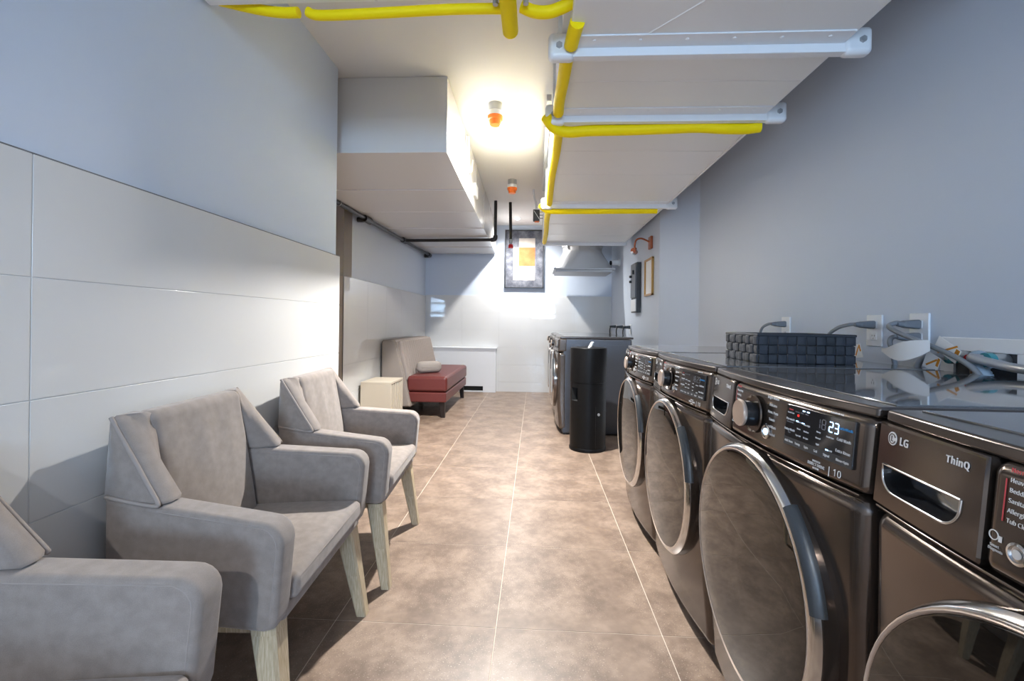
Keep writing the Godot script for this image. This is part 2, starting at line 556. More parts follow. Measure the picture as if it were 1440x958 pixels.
func room() -> void:
	# floor: slab of grout with single tiles
	var fl := struct("floor", span(-3.0, 1.6, -0.15, -0.0012, -4.3, 7.5), M.floor_grout)
	var tm := box_mesh(Vector3(0.5972, 0.02, 0.5972), 0.0008, Vector3(0, -0.01, 0), 1)
	var rng := RandomNumberGenerator.new()
	rng.seed = 5
	var ti := 0
	for i in range(-5, 3):
		for j in range(-9, 10):
			var x := -0.13 + 0.6 * i + 0.3
			var d := 1.643 + 0.6 * j + 0.3
			if x < -1.5 and d < 2.2: continue
			if d < -3.9: continue
			part(fl, "floor_tile", tm, M["floor%d" % rng.randi_range(0, 2)], V(x, 0, d))
			ti += 1
	# ceiling slab, rising a little towards the far wall
	var mb := MB.new()
	var prof := [Vector2(-4.3, 2.56), Vector2(2.5, 2.56), Vector2(7.5, ceil_y(7.5)), Vector2(7.5, 3.0), Vector2(-4.3, 3.0)]
	for i in 5:
		var a: Vector2 = prof[i]
		var b: Vector2 = prof[(i + 1) % 5]
		mb.quad(V(-3.0, a.y, a.x), V(-3.0, b.y, b.x), V(1.7, b.y, b.x), V(1.7, a.y, a.x))
	struct("ceiling", mb.mesh(), M.ceiling)
	# left wall near the camera: painted above, large tiles below
	var wl := struct("wall_left", span(-1.4, LEFT - 0.014, 0.0, 2.75, -4.2, 2.52), M.paint)
	part(wl, "tile_bed", span(LEFT - 0.014, LEFT - 0.0015, 0.0, 1.484, -4.2, 2.536), M.wall_grout)
	var cols := [[-4.2, -2.234], [-2.232, -0.643], [-0.641, 0.953], [0.955, 2.544]]
	var rows := [[1.209, 1.486], [0.931, 1.207], [0.653, 0.929], [0.375, 0.651], [0.097, 0.373], [0.0, 0.095]]
	for c in cols:
		for r in rows:
			part(wl, "wall_tile", span(LEFT - 0.012, LEFT, r[0], r[1], c[0], c[1], 0.0012), M.tile)
	part(wl, "tile_trim", span(LEFT - 0.014, LEFT - 0.001, 1.4865, 1.4895, -4.2, 2.54), M.panel_grey)
	# the recess on the left: passage, then the far left wall
	struct("wall_passage_near", span(-3.0, -1.4, 0.0, 2.75, 2.3, 2.52), M.paint)
	struct("wall_passage_end", span(-3.2, -2.9, 0.0, 2.75, 2.3, 4.3), M.paint)
	var pf := struct("wall_passage_far", span(-3.0, RECESS - 0.012, 0.0, 2.75, 4.11, 4.3), M.paint_taupe)
	for k in 6:
		var y1 := 1.53 - 0.278 * k
		part(pf, "wall_tile", span(-2.4, RECESS - 0.001, max(0.0, y1 - 0.275), y1, 4.1, 4.112, 0.001), M.tile_beige)
	var wr := struct("wall_left_far", span(-2.1, RECESS - 0.012, 0.0, 2.75, 4.3, 7.5), M.paint)
	part(wr, "wall_edge", span(RECESS - 0.2, RECESS - 0.012, 0.0, 2.75, 4.1101, 4.3), M.paint)
	part(wr, "tile_bed", span(RECESS - 0.012, RECESS - 0.004, 0.0, 1.528, 4.105, FAR), M.wall_grout)
	for k in 6:
		var y1 := 1.53 - 0.278 * k
		for j in 6:
			var d0 := 4.1 + 0.6 * j
			if d0 > FAR - 0.05: continue
			part(wr, "wall_tile", span(RECESS - 0.01, RECESS, max(0.0, y1 - 0.2765), y1, d0, min(FAR, d0 + 0.5985), 0.0006), M.tile_far)
	# far wall
	var wf := struct("wall_far", span(-2.1, 1.7, 0.0, 2.8, FAR + 0.012, FAR + 0.3), M.paint)
	part(wf, "tile_bed", span(RECESS, RIGHT_FAR, 0.0, 1.543, FAR + 0.004, FAR + 0.012), M.wall_grout)
	for k in 6:
		var y1 := 1.545 - 0.278 * k
		for j in 6:
			var x0 := RECESS + 0.6 * j
			if x0 > RIGHT_FAR - 0.02: continue
			part(wf, "wall_tile", span(x0, min(RIGHT_FAR, x0 + 0.5985), max(0.0, y1 - 0.2765), y1, FAR, FAR + 0.01, 0.0006), M.tile_far)
	# right wall: near run, slanted return, shallow pilaster, far run
	struct("wall_right", plan_prism([Vector2(RIGHT, -4.2), Vector2(RIGHT, 4.0), Vector2(RIGHT_FAR - 0.012, 4.42), Vector2(RIGHT_FAR - 0.012, 4.98), Vector2(RIGHT_FAR, 4.98), Vector2(RIGHT_FAR, 7.4), Vector2(1.75, 7.4), Vector2(1.75, -4.2)], 0.0, 2.8), M.paint)
	# wall behind the camera with its window
	var wb := struct("wall_back", span(-1.4, -0.2, 0.0, 2.8, -4.2, -4.0), M.paint)
	part(wb, "wall_side", span(0.8, 1.75, 0.0, 2.8, -4.2, -4.0), M.paint)
	part(wb, "wall_below", span(-0.2, 0.8, 0.0, 1.28, -4.2, -4.0), M.paint)
	part(wb, "wall_above", span(-0.2, 0.8, 2.1, 2.8, -4.2, -4.0), M.paint)
	var wn := struct("window_1", span(-0.24, -0.18, 1.24, 2.14, -4.06, -3.97), M.white_paint)
	part(wn, "frame_side", span(0.78, 0.84, 1.24, 2.14, -4.06, -3.97), M.white_paint)
	part(wn, "sill", span(-0.26, 0.86, 1.22, 1.3, -4.06, -3.93), M.white_paint)
	part(wn, "frame_head", span(-0.24, 0.84, 2.08, 2.14, -4.06, -3.97), M.white_paint)
	part(wn, "glazing_bar", span(-0.18, 0.78, 1.42, 1.5, -4.05, -4.0), M.white_paint)
	part(wn, "glazing_bar", span(-0.18, 0.78, 1.84, 1.9, -4.05, -4.0), M.white_paint)

# ---------------------------------------------------------------- ducts
func hexa(p: Array) -> ArrayMesh:
	# p: 8 points, 0-3 near ring (bl, br, tr, tl), 4-7 far ring
	var mb := MB.new()
	mb.quad(p[0], p[1], p[2], p[3]); mb.quad(p[5], p[4], p[7], p[6])
	mb.quad(p[4], p[0], p[3], p[7]); mb.quad(p[1], p[5], p[6], p[2])
	mb.quad(p[4], p[5], p[1], p[0]); mb.quad(p[3], p[2], p[6], p[7])
	return mb.mesh()

func ducts() -> void:
	# --- left duct (boxed, white gloss)
	var ld := thing("ceiling_duct", "white boxed ceiling duct along the left wall above the black pipes", "duct", V(-1.2, 2.1, 2.62))
	var o: Vector3 = ld.position
	var xr := func(d): return lerp(-0.535, -0.65, (d - 2.62) / 4.58)
	var yb := func(d): return lerp(2.115, 2.215, (d - 2.62) / 4.58)
	var cuts := [2.62, 3.42, 4.17, 5.0, 5.75, 6.45, 7.2]
	for k in 6:
		var a: float = cuts[k]
		var b: float = cuts[k + 1] - 0.004
		var sag := 0.0 if k % 2 == 0 else 0.003
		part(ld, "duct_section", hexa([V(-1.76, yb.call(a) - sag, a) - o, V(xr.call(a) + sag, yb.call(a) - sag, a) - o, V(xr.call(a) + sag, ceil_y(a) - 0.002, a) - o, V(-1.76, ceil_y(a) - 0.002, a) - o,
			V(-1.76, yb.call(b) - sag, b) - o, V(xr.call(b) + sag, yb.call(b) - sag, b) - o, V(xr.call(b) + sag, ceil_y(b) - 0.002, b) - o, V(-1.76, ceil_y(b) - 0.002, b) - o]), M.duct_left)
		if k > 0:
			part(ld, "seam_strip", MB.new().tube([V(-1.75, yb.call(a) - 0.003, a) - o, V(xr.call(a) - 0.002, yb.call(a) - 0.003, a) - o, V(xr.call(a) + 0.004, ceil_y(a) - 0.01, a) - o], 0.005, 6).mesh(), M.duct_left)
	# --- right duct with bolted flanges
	var rd := thing("ceiling_duct", "long white sheet metal duct with bolted flanges above the washers", "duct", V(0.6, 2.15, 1.7))
	o = rd.position
	var y0 := 2.15
	var y1 := 2.48
	var fl := [1.7, 2.25, 3.92, 5.8]
	var secs := [[-0.6, 1.7], [1.7, 2.25], [2.25, 3.92], [3.92, 5.8]]
	for s in secs:
		part(rd, "duct_section", MB.new().rbox(Vector3(1.0, y1 - y0, s[1] - s[0] - 0.004), 0.006, V(0.61, (y0 + y1) / 2, (s[0] + s[1]) / 2) - o).mesh(), M.duct)
	for d in [1.93, 2.71, 3.13, 4.24, 4.7, 5.26]:   # stiffening beads
		part(rd, "bead", MB.new().tube([V(0.125, y0 + 0.001, d) - o, V(1.095, y0 + 0.001, d + 0.015) - o], 0.0035, 6).mesh(), M.duct)
	part(rd, "bead", MB.new().tube([V(0.35, y0 + 0.001, 1.66) - o, V(1.0, y0 + 0.001, 0.9) - o], 0.004, 6).mesh(), M.duct)
	for k in 4:
		var d: float = fl[k]
		var w := 0.035 if k < 3 else 0.02
		part(rd, "flange", MB.new().rbox(Vector3(1.06, 0.05, 0.035), 0.003, V(0.61, y0 - 0.012, d) - o).mesh(), M.flange)
		part(rd, "flange", MB.new().rbox(Vector3(0.045, 0.36, 0.035), 0.003, V(0.094, y0 + 0.18, d) - o).mesh(), M.flange)
		part(rd, "flange", MB.new().rbox(Vector3(0.045, 0.36, 0.035), 0.003, V(1.126, y0 + 0.18, d) - o).mesh(), M.flange)
		part(rd, "flange_lip", MB.new().rbox(Vector3(0.98, 0.006, w * 2.4), 0.002, V(0.61, y0 - 0.003, d - 0.045) - o).mesh(), M.flange)
		if k < 3:
			for x in [0.085, 1.15]:
				var br := part(rd, "corner_bracket", MB.new().rbox(Vector3(0.1, 0.1, 0.05), 0.02, V(x, y0 + 0.005, d) - o, 3).mesh(), M.flange)
				part(br, "bolt", MB.new().lathe([Vector2(0, 0.008), Vector2(0.011, 0.008), Vector2(0.013, 0.0)], 6).mesh(), M.galv, V(x + (0.01 if x > 0.5 else -0.01), y0 + 0.002, d - 0.025) - o, Vector3(PI / 2, 0, 0))
			for i in 6:
				part(rd, "screw", MB.new().lathe([Vector2(0, -0.004), Vector2(0.006, -0.0025), Vector2(0.007, 0.0)], 8).mesh(), M.flange, V(0.2 + 0.165 * i, y0 - 0.006, d - 0.06) - o)
	# cleat along the lower left edge and grey rail beside it
	part(rd, "edge_cleat", span(0.085, 0.112, y0 + 0.05, y1, -0.6, 5.78).duplicate(), M.flange, -o)
	part(rd, "edge_angle", span(1.105, 1.118, y0 - 0.006, y0 + 0.02, 2.29, 5.78), M.flange, -o)
	single("channel_rail", "thin grey metal rail beside the right duct's left edge", "rail", span(0.052, 0.078, 2.46, 2.5, 2.72, 4.6, 0.002), M.galv)
	# --- transverse duct near the top edge of the picture
	var td := thing("cross_duct", "white cross duct at the top edge, padded in yellow foam below", "duct", V(-0.5, 2.19, 1.2))
	o = td.position
	part(td, "duct_section", MB.new().rbox(Vector3(0.58, 0.3, 0.9), 0.005, V(-0.842, 2.345, 1.04) - o).mesh(), M.duct)
	part(td, "duct_section", MB.new().rbox(Vector3(0.62, 0.3, 0.9), 0.005, V(-0.236, 2.345, 1.04) - o).mesh(), M.duct)
	part(td, "bolt", lathe_mesh([Vector2(0, 0), Vector2(0.009, 0.0), Vector2(0.009, 0.03), Vector2(0.004, 0.03), Vector2(0.004, 0.06)], 8), M.galv, V(-0.145, 2.165, 1.475) - o)
	part(td, "bolt", lathe_mesh([Vector2(0, 0), Vector2(0.009, 0.0), Vector2(0.009, 0.03), Vector2(0.004, 0.03), Vector2(0.004, 0.06)], 8), M.galv, V(-0.045, 2.165, 1.475) - o)
	# --- yellow foam pads
	var g := "yellow foam edge pads"
	foam("yellow foam pad on the cross duct, short piece touching the left wall", [V(-1.12, 2.235, 1.52), V(-1.0, 2.205, 1.52), V(-0.9, 2.185, 1.515), V(-0.83, 2.18, 1.51)], 0.017, g)
	foam("long horizontal yellow foam pad under the cross duct at the top edge", [V(-0.8, 2.185, 1.515), V(-0.76, 2.172, 1.515), V(-0.6, 2.17, 1.51), V(-0.45, 2.178, 1.515), V(-0.28, 2.182, 1.515), V(-0.115, 2.18, 1.515)], 0.0165, g)
	foam("hanging yellow foam pad pointing at the camera between the two top pieces", [V(-0.103, 2.164, 1.61), V(-0.103, 2.164, 1.45), V(-0.103, 2.164, 1.2), V(-0.103, 2.164, 0.9)], 0.028, g)
	foam("curved yellow foam pad bending up to the right duct corner", [V(-0.06, 2.19, 1.52), V(-0.02, 2.172, 1.52), V(0.03, 2.165, 1.515), V(0.08, 2.178, 1.51), V(0.135, 2.2, 1.5)], 0.02, g)
	foam("short yellow foam pad on the duct edge before the nearest flange", [V(0.13, 2.15, 1.545), V(0.123, 2.146, 1.6), V(0.118, 2.144, 1.665)], 0.026, g)
	foam("yellow foam pad on the duct edge between the two nearest flanges", [V(0.108, 2.142, 1.735), V(0.103, 2.14, 1.9), V(0.096, 2.142, 2.08), V(0.098, 2.14, 2.19)], 0.026, g)
	foam("wavy yellow foam pad across the middle flange, longest on the duct", [V(0.04, 2.138, 2.230), V(0.07, 2.113, 2.270), V(0.11, 2.096, 2.290), V(0.17, 2.090, 2.295), V(0.26, 2.096, 2.295), V(0.45, 2.099, 2.295), V(0.66, 2.105, 2.295), V(0.8, 2.109, 2.295), V(0.92, 2.102, 2.295), V(1.03, 2.100, 2.295), V(1.1, 2.106, 2.290)], 0.027, g)
	foam("yellow foam pad on the duct edge between middle and farthest padded flange", [V(0.108, 2.14, 2.3), V(0.11, 2.14, 2.7), V(0.1, 2.142, 3.2), V(0.105, 2.14, 3.86)], 0.026, g)
	foam("straight yellow foam pad across the farthest padded flange", [V(0.035, 2.140, 3.920), V(0.07, 2.115, 3.960), V(0.13, 2.102, 3.965), V(0.4, 2.102, 3.965), V(0.75, 2.104, 3.965), V(1.04, 2.106, 3.965)], 0.026, g)
	foam("yellow foam pad on the last stretch of duct edge near the painting", [V(0.108, 2.14, 3.98), V(0.1, 2.142, 4.5), V(0.107, 2.14, 5.1), V(0.1, 2.142, 5.74)], 0.026, g)
	# --- round to square transition below the duct's end
	var tr := thing("duct_transition", "grey round to square metal duct fitting below the far duct end", "duct fitting", V(0.68, 1.87, 6.72))
	var rect := func(y: float, hx: float, hz: float) -> Array:
		var ring := []
		for i in 32:
			var a := TAU * i / 32
			var c := sin(a)
			var s := cos(a)
			var k: float = 1.0 / max(abs(c), abs(s))
			ring.append(Vector3(c * k * hx, y, s * k * hz))
		return ring
	var circ := func(y: float, r: float) -> Array:
		var ring := []
		for i in 32:
			var a := TAU * i / 32
			ring.append(Vector3(sin(a) * r, y, cos(a) * r))
		return ring
	part(tr, "transition", MB.new().loft([rect.call(0.03, 0.4, 0.3), circ.call(0.3, 0.285)], false, false).mesh(), M.galv_dull)
	part(tr, "collar", MB.new().lathe([Vector2(0.285, 0.3), Vector2(0.285, 0.36), Vector2(0.3, 0.365), Vector2(0.3, 0.4), Vector2(0.285, 0.405), Vector2(0.285, 0.62)], 40).mesh(), M.galv_dull)
	part(tr, "rim_flange", MB.new().rbox(Vector3(0.86, 0.025, 0.66), 0.003, Vector3(0, 0.02, 0)).mesh(), M.galv_dull)
	part(tr, "rim_lip", MB.new().rbox(Vector3(0.8, 0.03, 0.6), 0.003, Vector3(0, -0.008, 0)).mesh(), M.galv_dull)
	for a in [-0.9, -0.25, 0.35, 0.95]:
		part(tr, "clip", MB.new().rbox(Vector3(0.03, 0.07, 0.012), 0.002).mesh(), M.galv, Vector3(sin(a) * 0.302, 0.36, cos(a) * 0.302), Vector3(0, a, 0))

func foam(label: String, pts: Array, r: float, group: String) -> void:
	single("foam_pad", label, "foam pad", tube_mesh(pts, r, 14, 6), M.foam, Vector3.ZERO, group)

# ---------------------------------------------------------------- washers
const WW := 0.686
func bulge(u: float) -> float:
	return 0.028 * (1.0 - pow(2.0 * u / WW, 2.0))

func slope(u: float) -> float:   # turn about y that follows the bowed front
	return atan(0.028 * 8.0 * u / (WW * WW))

func on_front(u: float, y: float, out := 0.0) -> Vector3:
	return Vector3(u, y, bulge(u) + 0.004 + out - lean(y))

func lean(y: float) -> float:
	return clamp((y - 0.83) * 0.09, 0.0, 0.02)

func make_washer(label: String, lit: bool, letters: bool) -> Node3D:
	var t := thing("front_load_washer", label, "washing machine", Vector3.ZERO, 0, "front loading machines")
	var bow := func(p: Vector3) -> Vector3:
		return Vector3(p.x, p.y, p.z + (bulge(p.x) - lean(p.y)) * smoothstep(-0.09, -0.03, p.z))
	part(t, "cabinet", MB.new().rbox(Vector3(WW - 0.004, 0.945, 0.68), 0.012, Vector3(0, 0.4875, -0.385), 2).mesh(), M.slate)
	for s in [-1, 1]:   # pressed field on each side
		part(t, "side_panel", MB.new().rbox(Vector3(0.004, 0.8, 0.55), 0.0018, Vector3(s * (WW / 2 - 0.001), 0.5, -0.4), 2).mesh(), M.slate)
	part(t, "front_panel", MB.new().rbox(Vector3(WW, 0.77, 0.09), 0.03, Vector3(0, 0.438, -0.041), 4, 12, func(p: Vector3) -> Vector3:
		var k := smoothstep(-0.09, -0.03, p.z)
		return Vector3(p.x, p.y, p.z + bulge(p.x) * k - 0.02 * k * smoothstep(0.35, 0.05, p.y))).mesh(), M.steel_black)
	part(t, "toe_kick", MB.new().rbox(Vector3(0.64, 0.055, 0.6), 0.004, Vector3(0, 0.0275, -0.36)).mesh(), M.black)
	for s in [-1, 1]:
		for z in [-0.1, -0.62]:
			part(t, "foot", lathe_mesh([Vector2(0, 0), Vector2(0.022, 0), Vector2(0.022, 0.02), Vector2(0.01, 0.02), Vector2(0.01, 0.05)], 12), M.black, Vector3(s * 0.29, 0.0, z))
	var top := part(t, "top_panel", MB.new().rbox(Vector3(WW, 0.02, 0.735), 0.006, Vector3(0, 0.973, -0.372), 3, 10, bow).mesh(), M.top_rim)
	part(top, "glass_top", MB.new().rbox(Vector3(WW - 0.035, 0.004, 0.66), 0.0015, Vector3(0, 0.9835, -0.39), 2).mesh(), M.top_gloss)
	# control panel, right of the drawer
	var x0 := -0.135
	var cp := part(t, "control_panel", MB.new().rbox(Vector3(WW / 2 - x0, 0.134, 0.09), 0.016, Vector3((WW / 2 + x0) / 2, 0.896, -0.041), 4, 12, bow).mesh(), M.steel_black)
	# detergent drawer with its grip pocket
	var dw := part(t, "detergent_drawer", drawer_front(-WW / 2 + 0.001, x0 - 0.002, 0.83, 0.963), M.steel_black)
	part(dw, "grip_pocket", drawer_pocket(), M.pocket)
	part(dw, "grip_trim", MB.new().tube(pocket_ring(0.006), 0.0022, 6).mesh(), M.chrome)
	part(t, "seam_line", MB.new().tube(bow_line(-WW / 2 + 0.012, WW / 2 - 0.012, 0.8265, 0.002), 0.0022, 6).mesh(), M.steel_black)
	# knob
	var kb := Vector3(0.0, 0.902, bulge(0) + 0.002)
	part(cp, "knob_dish", lathe_mesh([Vector2(0.0, 0.0), Vector2(0.041, 0.0), Vector2(0.044, 0.004), Vector2(0.046, 0.001)], 36), M.steel_black, kb, Vector3(PI / 2 - 0.06, 0, 0))
	part(cp, "knob_barrel", lathe_mesh([Vector2(0.031, 0.0), Vector2(0.031, 0.03), Vector2(0.03, 0.034)], 36), M.knob_side, kb, Vector3(PI / 2 - 0.06, 0, 0))
	part(cp, "knob_face", lathe_mesh([Vector2(0.032, 0.028), Vector2(0.033, 0.033), Vector2(0.0305, 0.037), Vector2(0.0, 0.0355)], 36), M.chrome_bronze, kb, Vector3(PI / 2 - 0.06, 0, 0))
	for b in [[0.06, 0.872, 0.014], [-0.09, 0.867, 0.0095]]:
		var p := on_front(b[0], b[1])
		part(cp, "button", lathe_mesh([Vector2(b[2] + 0.003, 0.0), Vector2(b[2] + 0.003, 0.003), Vector2(b[2], 0.004), Vector2(b[2], 0.002), Vector2(0, 0.0025)], 24), M.chrome, p, Vector3(PI / 2 - 0.06, slope(b[0]), 0))
		part(cp, "button_mark", lathe_mesh([Vector2(b[2] * 0.55, 0.0), Vector2(b[2] * 0.55, 0.0008), Vector2(0, 0.0008)], 16), M.led_white if lit else M.print, p + Vector3(0, 0, 0.0028), Vector3(PI / 2 - 0.06, slope(b[0]), 0))
	# display
	var du := 0.226
	var dc := on_front(du, 0.9085, 0.0)
	var rot := Vector3(-0.09, slope(du), 0)
	var bs := Basis.from_euler(rot)
	part(cp, "display", MB.new().rbox(Vector3(0.184, 0.086, 0.006), 0.0025, Vector3.ZERO, 2).mesh(), M.display_glass, dc, rot)
	part(cp, "display_strip", MB.new().rbox(Vector3(0.182, 0.016, 0.0004), 0.0, Vector3.ZERO).mesh(), M.panel_dark, dc + bs * Vector3(0, -0.0345, 0.0031), rot)
	# time read-out: seven-segment figures
	var seg := {"1": "bc", "8": "abcdefg", "2": "abged", "3": "abgcd"}
	var figs := [["8", 0.018, 0.022, false], ["2", 0.041, 0.022, true], ["3", 0.058, 0.022, true]]
	for f in figs:
		part(cp, "display_digit", digit_mesh(seg[f[0]]), M.led_white if (lit and f[3]) else M.seg_off, dc + bs * Vector3(f[1] * 0.8 + 0.004, f[2] - 0.001, 0.0032), rot)
	part(cp, "display_digit", digit_mesh("bc"), M.seg_off, dc + bs * Vector3(0.004, 0.021, 0.0032), rot)
	if lit:
		for q in [[-0.043, 0.036], [-0.029, 0.036], [-0.062, 0.012], [-0.042, 0.011], [0.036, -0.024]]:
			part(cp, "display_led", MB.new().rbox(Vector3(0.007, 0.0022, 0.0005), 0.0).mesh(), M.led_white, dc + bs * Vector3(q[0] * 0.88, q[1], 0.0033), rot)
		part(cp, "display_led", MB.new().rbox(Vector3(0.004, 0.004, 0.0005), 0.0).mesh(), M.led_red, dc + bs * Vector3(-0.053, 0.024, 0.0033), rot)
	if letters:
		var L := func(s: String, h: float, x: float, y: float, m: String) -> void:
			lettering(cp, s, h * 0.88, dc + bs * Vector3(x * 0.88, y, 0.0034), M[m], rot)
		L.call("Steam", 0.0036, -0.086, 0.033, "print_red"); L.call("Fresh Care", 0.0034, -0.086, 0.026, "print")
		L.call("Pre-wash", 0.005, -0.086, 0.012, "print"); L.call("Normal+Hot", 0.003, -0.086, 0.006, "print_dim")
		L.call("Delay Wash", 0.005, -0.086, -0.01, "print"); L.call("Hold", 0.003, -0.086, -0.016, "print_dim")
		L.call("TurboWash", 0.0052, 0.081, 0.024, "print_blue"); L.call("Cold Wash", 0.0056, 0.079, 0.003, "print"); L.call("Extra Rinse", 0.0056, 0.079, -0.018, "print")
		var bx := [-0.085, -0.054, -0.026, 0.004, 0.036, 0.08]
		var bt := ["Add Item", "Temp.", "Spin", "Soil", "Signal", "Rinse+Spin"]
		for i in 6: L.call(bt[i], 0.005, bx[i], -0.0345, "print")
		for i in 3:
			L.call(["Sensing", "Wash", "Rinse", "Spin"][i], 0.003, -0.064 + 0.016 * i, 0.031, "print_dim")
		for i in 3:
			L.call(["Extra Hot", "Warm", "Tap Cold"][i], 0.0032, -0.055, 0.011 - 0.014 * i, "print")
			L.call(["Extra High", "Medium", "No Spin"][i], 0.0032, -0.03, 0.009 - 0.013 * i, "print")
			L.call(["Heavy", "Normal", "Light"][i], 0.0032, 0.008, 0.004 - 0.012 * i, "print")
		L.call("Fresh Care", 0.0032, 0.042, 0.001, "print"); L.call("On/Off", 0.0032, 0.044, -0.024, "print")
		for i in 6:
			var y := 0.953 - 0.0165 * i
			var yl := 0.9575 - 0.0117 * i
			var xr: float = 0.073 - 0.002 * abs(i - 2)
			lettering(cp, ["Bright Whites", "Delicates", "Perm. Press", "Towels", "Speed Wash", "Downloaded"][i], 0.0055, on_front(xr + 0.008, y, 0.0014), M.print, Vector3(-0.09, slope(xr), 0), "lettering")
			lettering(cp, ["Normal", "Heavy Duty", "Bedding", "Sanitary", "Allergiene", "Tub Clean"][i], 0.0048, on_front(-0.107, yl, 0.0014), M.print_red if i == 0 else M.print, Vector3(-0.09, slope(-0.1), 0), "lettering", HORIZONTAL_ALIGNMENT_LEFT)
		part(cp, "print_line", MB.new().rbox(Vector3(0.0012, 0.05, 0.0006), 0.0).mesh(), M.print_red, on_front(-0.112, 0.921, 0.001), Vector3(-0.09, slope(-0.12), 0))
		lettering(cp, "INVERTER", 0.0034, on_front(0.232, 0.8545, 0.001), M.print, Vector3(-0.09, slope(0.23), 0))
		lettering(cp, "DIRECT DRIVE", 0.0052, on_front(0.232, 0.8478, 0.001), M.print, Vector3(-0.09, slope(0.23), 0))
		lettering(cp, "MOTOR", 0.0034, on_front(0.232, 0.841, 0.001), M.print, Vector3(-0.09, slope(0.23), 0))
		lettering(cp, "| 10", 0.0125, on_front(0.277, 0.848, 0.0012), M.print, Vector3(-0.09, slope(0.277), 0))
		lettering(cp, "TurboWash 360", 0.0032, on_front(0.27, 0.957, 0.001), M.print, Vector3(-0.09, slope(0.27), 0))
		lettering(cp, "Smart", 0.003, on_front(-0.118, 0.864, 0.001), M.print, Vector3(-0.09, slope(-0.117), 0))
		lettering(cp, "Diagnosis", 0.003, on_front(-0.1165, 0.8595, 0.001), M.print, Vector3(-0.09, slope(-0.112), 0))
		part(cp, "print_mark", MB.new().tube(ring_path(Vector3.ZERO, 0.0055, 20), 0.0007, 5).mesh(), M.print, on_front(-0.12, 0.876, 0.001), Vector3(-0.09, slope(-0.11), 0))
		part(cp, "print_mark", MB.new().rbox(Vector3(0.004, 0.007, 0.0006), 0.0).mesh(), M.print, on_front(-0.112, 0.874, 0.001), Vector3(-0.09, slope(-0.11), 0))
		# maker's mark and letters on the drawer
		lettering(dw, "LG", 0.0122, on_front(-0.278, 0.943, 0.001), M.print, Vector3(-0.09, slope(-0.278), 0), "lettering", HORIZONTAL_ALIGNMENT_CENTER, 700)
		lettering(dw, "ThinQ", 0.0095, on_front(-0.178, 0.944, 0.001), M.print, Vector3(-0.09, slope(-0.178), 0), "lettering", HORIZONTAL_ALIGNMENT_CENTER, 700)
		var lr := Vector3(PI / 2 - 0.09, slope(-0.307), 0)
		part(dw, "round_mark", lathe_mesh([Vector2(0.0106, 0.0), Vector2(0.0106, 0.0007), Vector2(0, 0.0007)], 28), M.print, on_front(-0.305, 0.943, 0.0005), lr)
		part(dw, "round_mark_line", MB.new().tube(arc_path(0.0076, 0.35, TAU - 0.35, 20), 0.0008, 5).mesh(), M.steel_black, on_front(-0.305, 0.943, 0.0014), Vector3(-0.09, slope(-0.307), 0))
		part(dw, "round_mark_line", MB.new().tube([Vector3(-0.0012, 0.0045, 0), Vector3(-0.0012, -0.0035, 0), Vector3(0.002, -0.0035, 0)], 0.0008, 5).mesh(), M.steel_black, on_front(-0.305, 0.943, 0.0014), Vector3(-0.09, slope(-0.307), 0))
	# door
	var dy := 0.523
	var door := part(t, "door", lathe_mesh([Vector2(0.297, -0.03), Vector2(0.298, 0.011), Vector2(0.2965, 0.016)], 72), M.steel_black, Vector3(0, dy, bulge(0) - 0.003), Vector3(PI / 2, 0, 0))
	# bright ring, narrow on the hinge side and wide on the grip side
	var off := Vector3(-0.011, 0, 0)
	var rr := []
	for k in 6:
		var q := k / 5.0
		var row := []
		for i in 72:
			var a := TAU * i / 72
			var e := Vector3(sin(a), 0, cos(a))
			row.append((e * 0.2965).lerp(e * 0.2805 + off, q) + Vector3(0, 0.016 + 0.0115 * sin(q * PI * 0.55), 0))
		rr.append(row)
	part(door, "door_ring", MB.new().grid(rr, true).mesh(), M.chrome)
	part(door, "inner_ring", lathe_mesh([Vector2(0.2812, 0.0272), Vector2(0.2795, 0.0285), Vector2(0.276, 0.024)], 72), M.chrome_bronze, off)
	part(door, "door_glass", lathe_mesh([Vector2(0.2775, 0.0235), Vector2(0.273, 0.027), Vector2(0.2, 0.0305), Vector2(0.1, 0.0335), Vector2(0.0, 0.0345)], 72), M.door_glass, off)
	# grip let into the ring on the right
	var rows := []
	for k in 17:
		var a: float = lerp(0.2, 0.88, k / 16.0)
		var ri: float = 0.2825 - 0.011 * cos(a)
		var row := []
		for q in [[0.298, 0.004], [0.2988, 0.014], [lerp(0.2975, ri, 0.2), 0.0225], [lerp(0.2975, ri, 0.4), 0.0265], [lerp(0.2975, ri, 0.62), 0.0286]]:
			row.append(Vector3(cos(a) * q[0], q[1], -sin(a) * q[0]))
		rows.append(row)
	part(door, "door_grip", MB.new().grid(rows, false, false, true).mesh(), M.grip)
	part(t, "hinge", MB.new().rbox(Vector3(0.02, 0.12, 0.02), 0.005, Vector3(-0.3, dy, bulge(0.3) + 0.008)).mesh(), M.black)
	return t

func ring_path(c: Vector3, r: float, k: int) -> Array:
	var o := []
	for i in k + 1: o.append(c + Vector3(cos(TAU * i / k), sin(TAU * i / k), 0) * r)
	return o

func arc_path(r: float, a0: float, a1: float, k: int) -> Array:
	var o := []
	for i in k + 1:
		var a: float = lerp(a0, a1, float(i) / k)
		o.append(Vector3(cos(a) * r, sin(a) * r, 0))
	return o

func bow_line(u0: float, u1: float, y: float, out: float) -> Array:
	var o := []
	for i in 25:
		var u: float = lerp(u0, u1, i / 24.0)
		o.append(Vector3(u, y, bulge(u) + out - lean(y)))
	return o

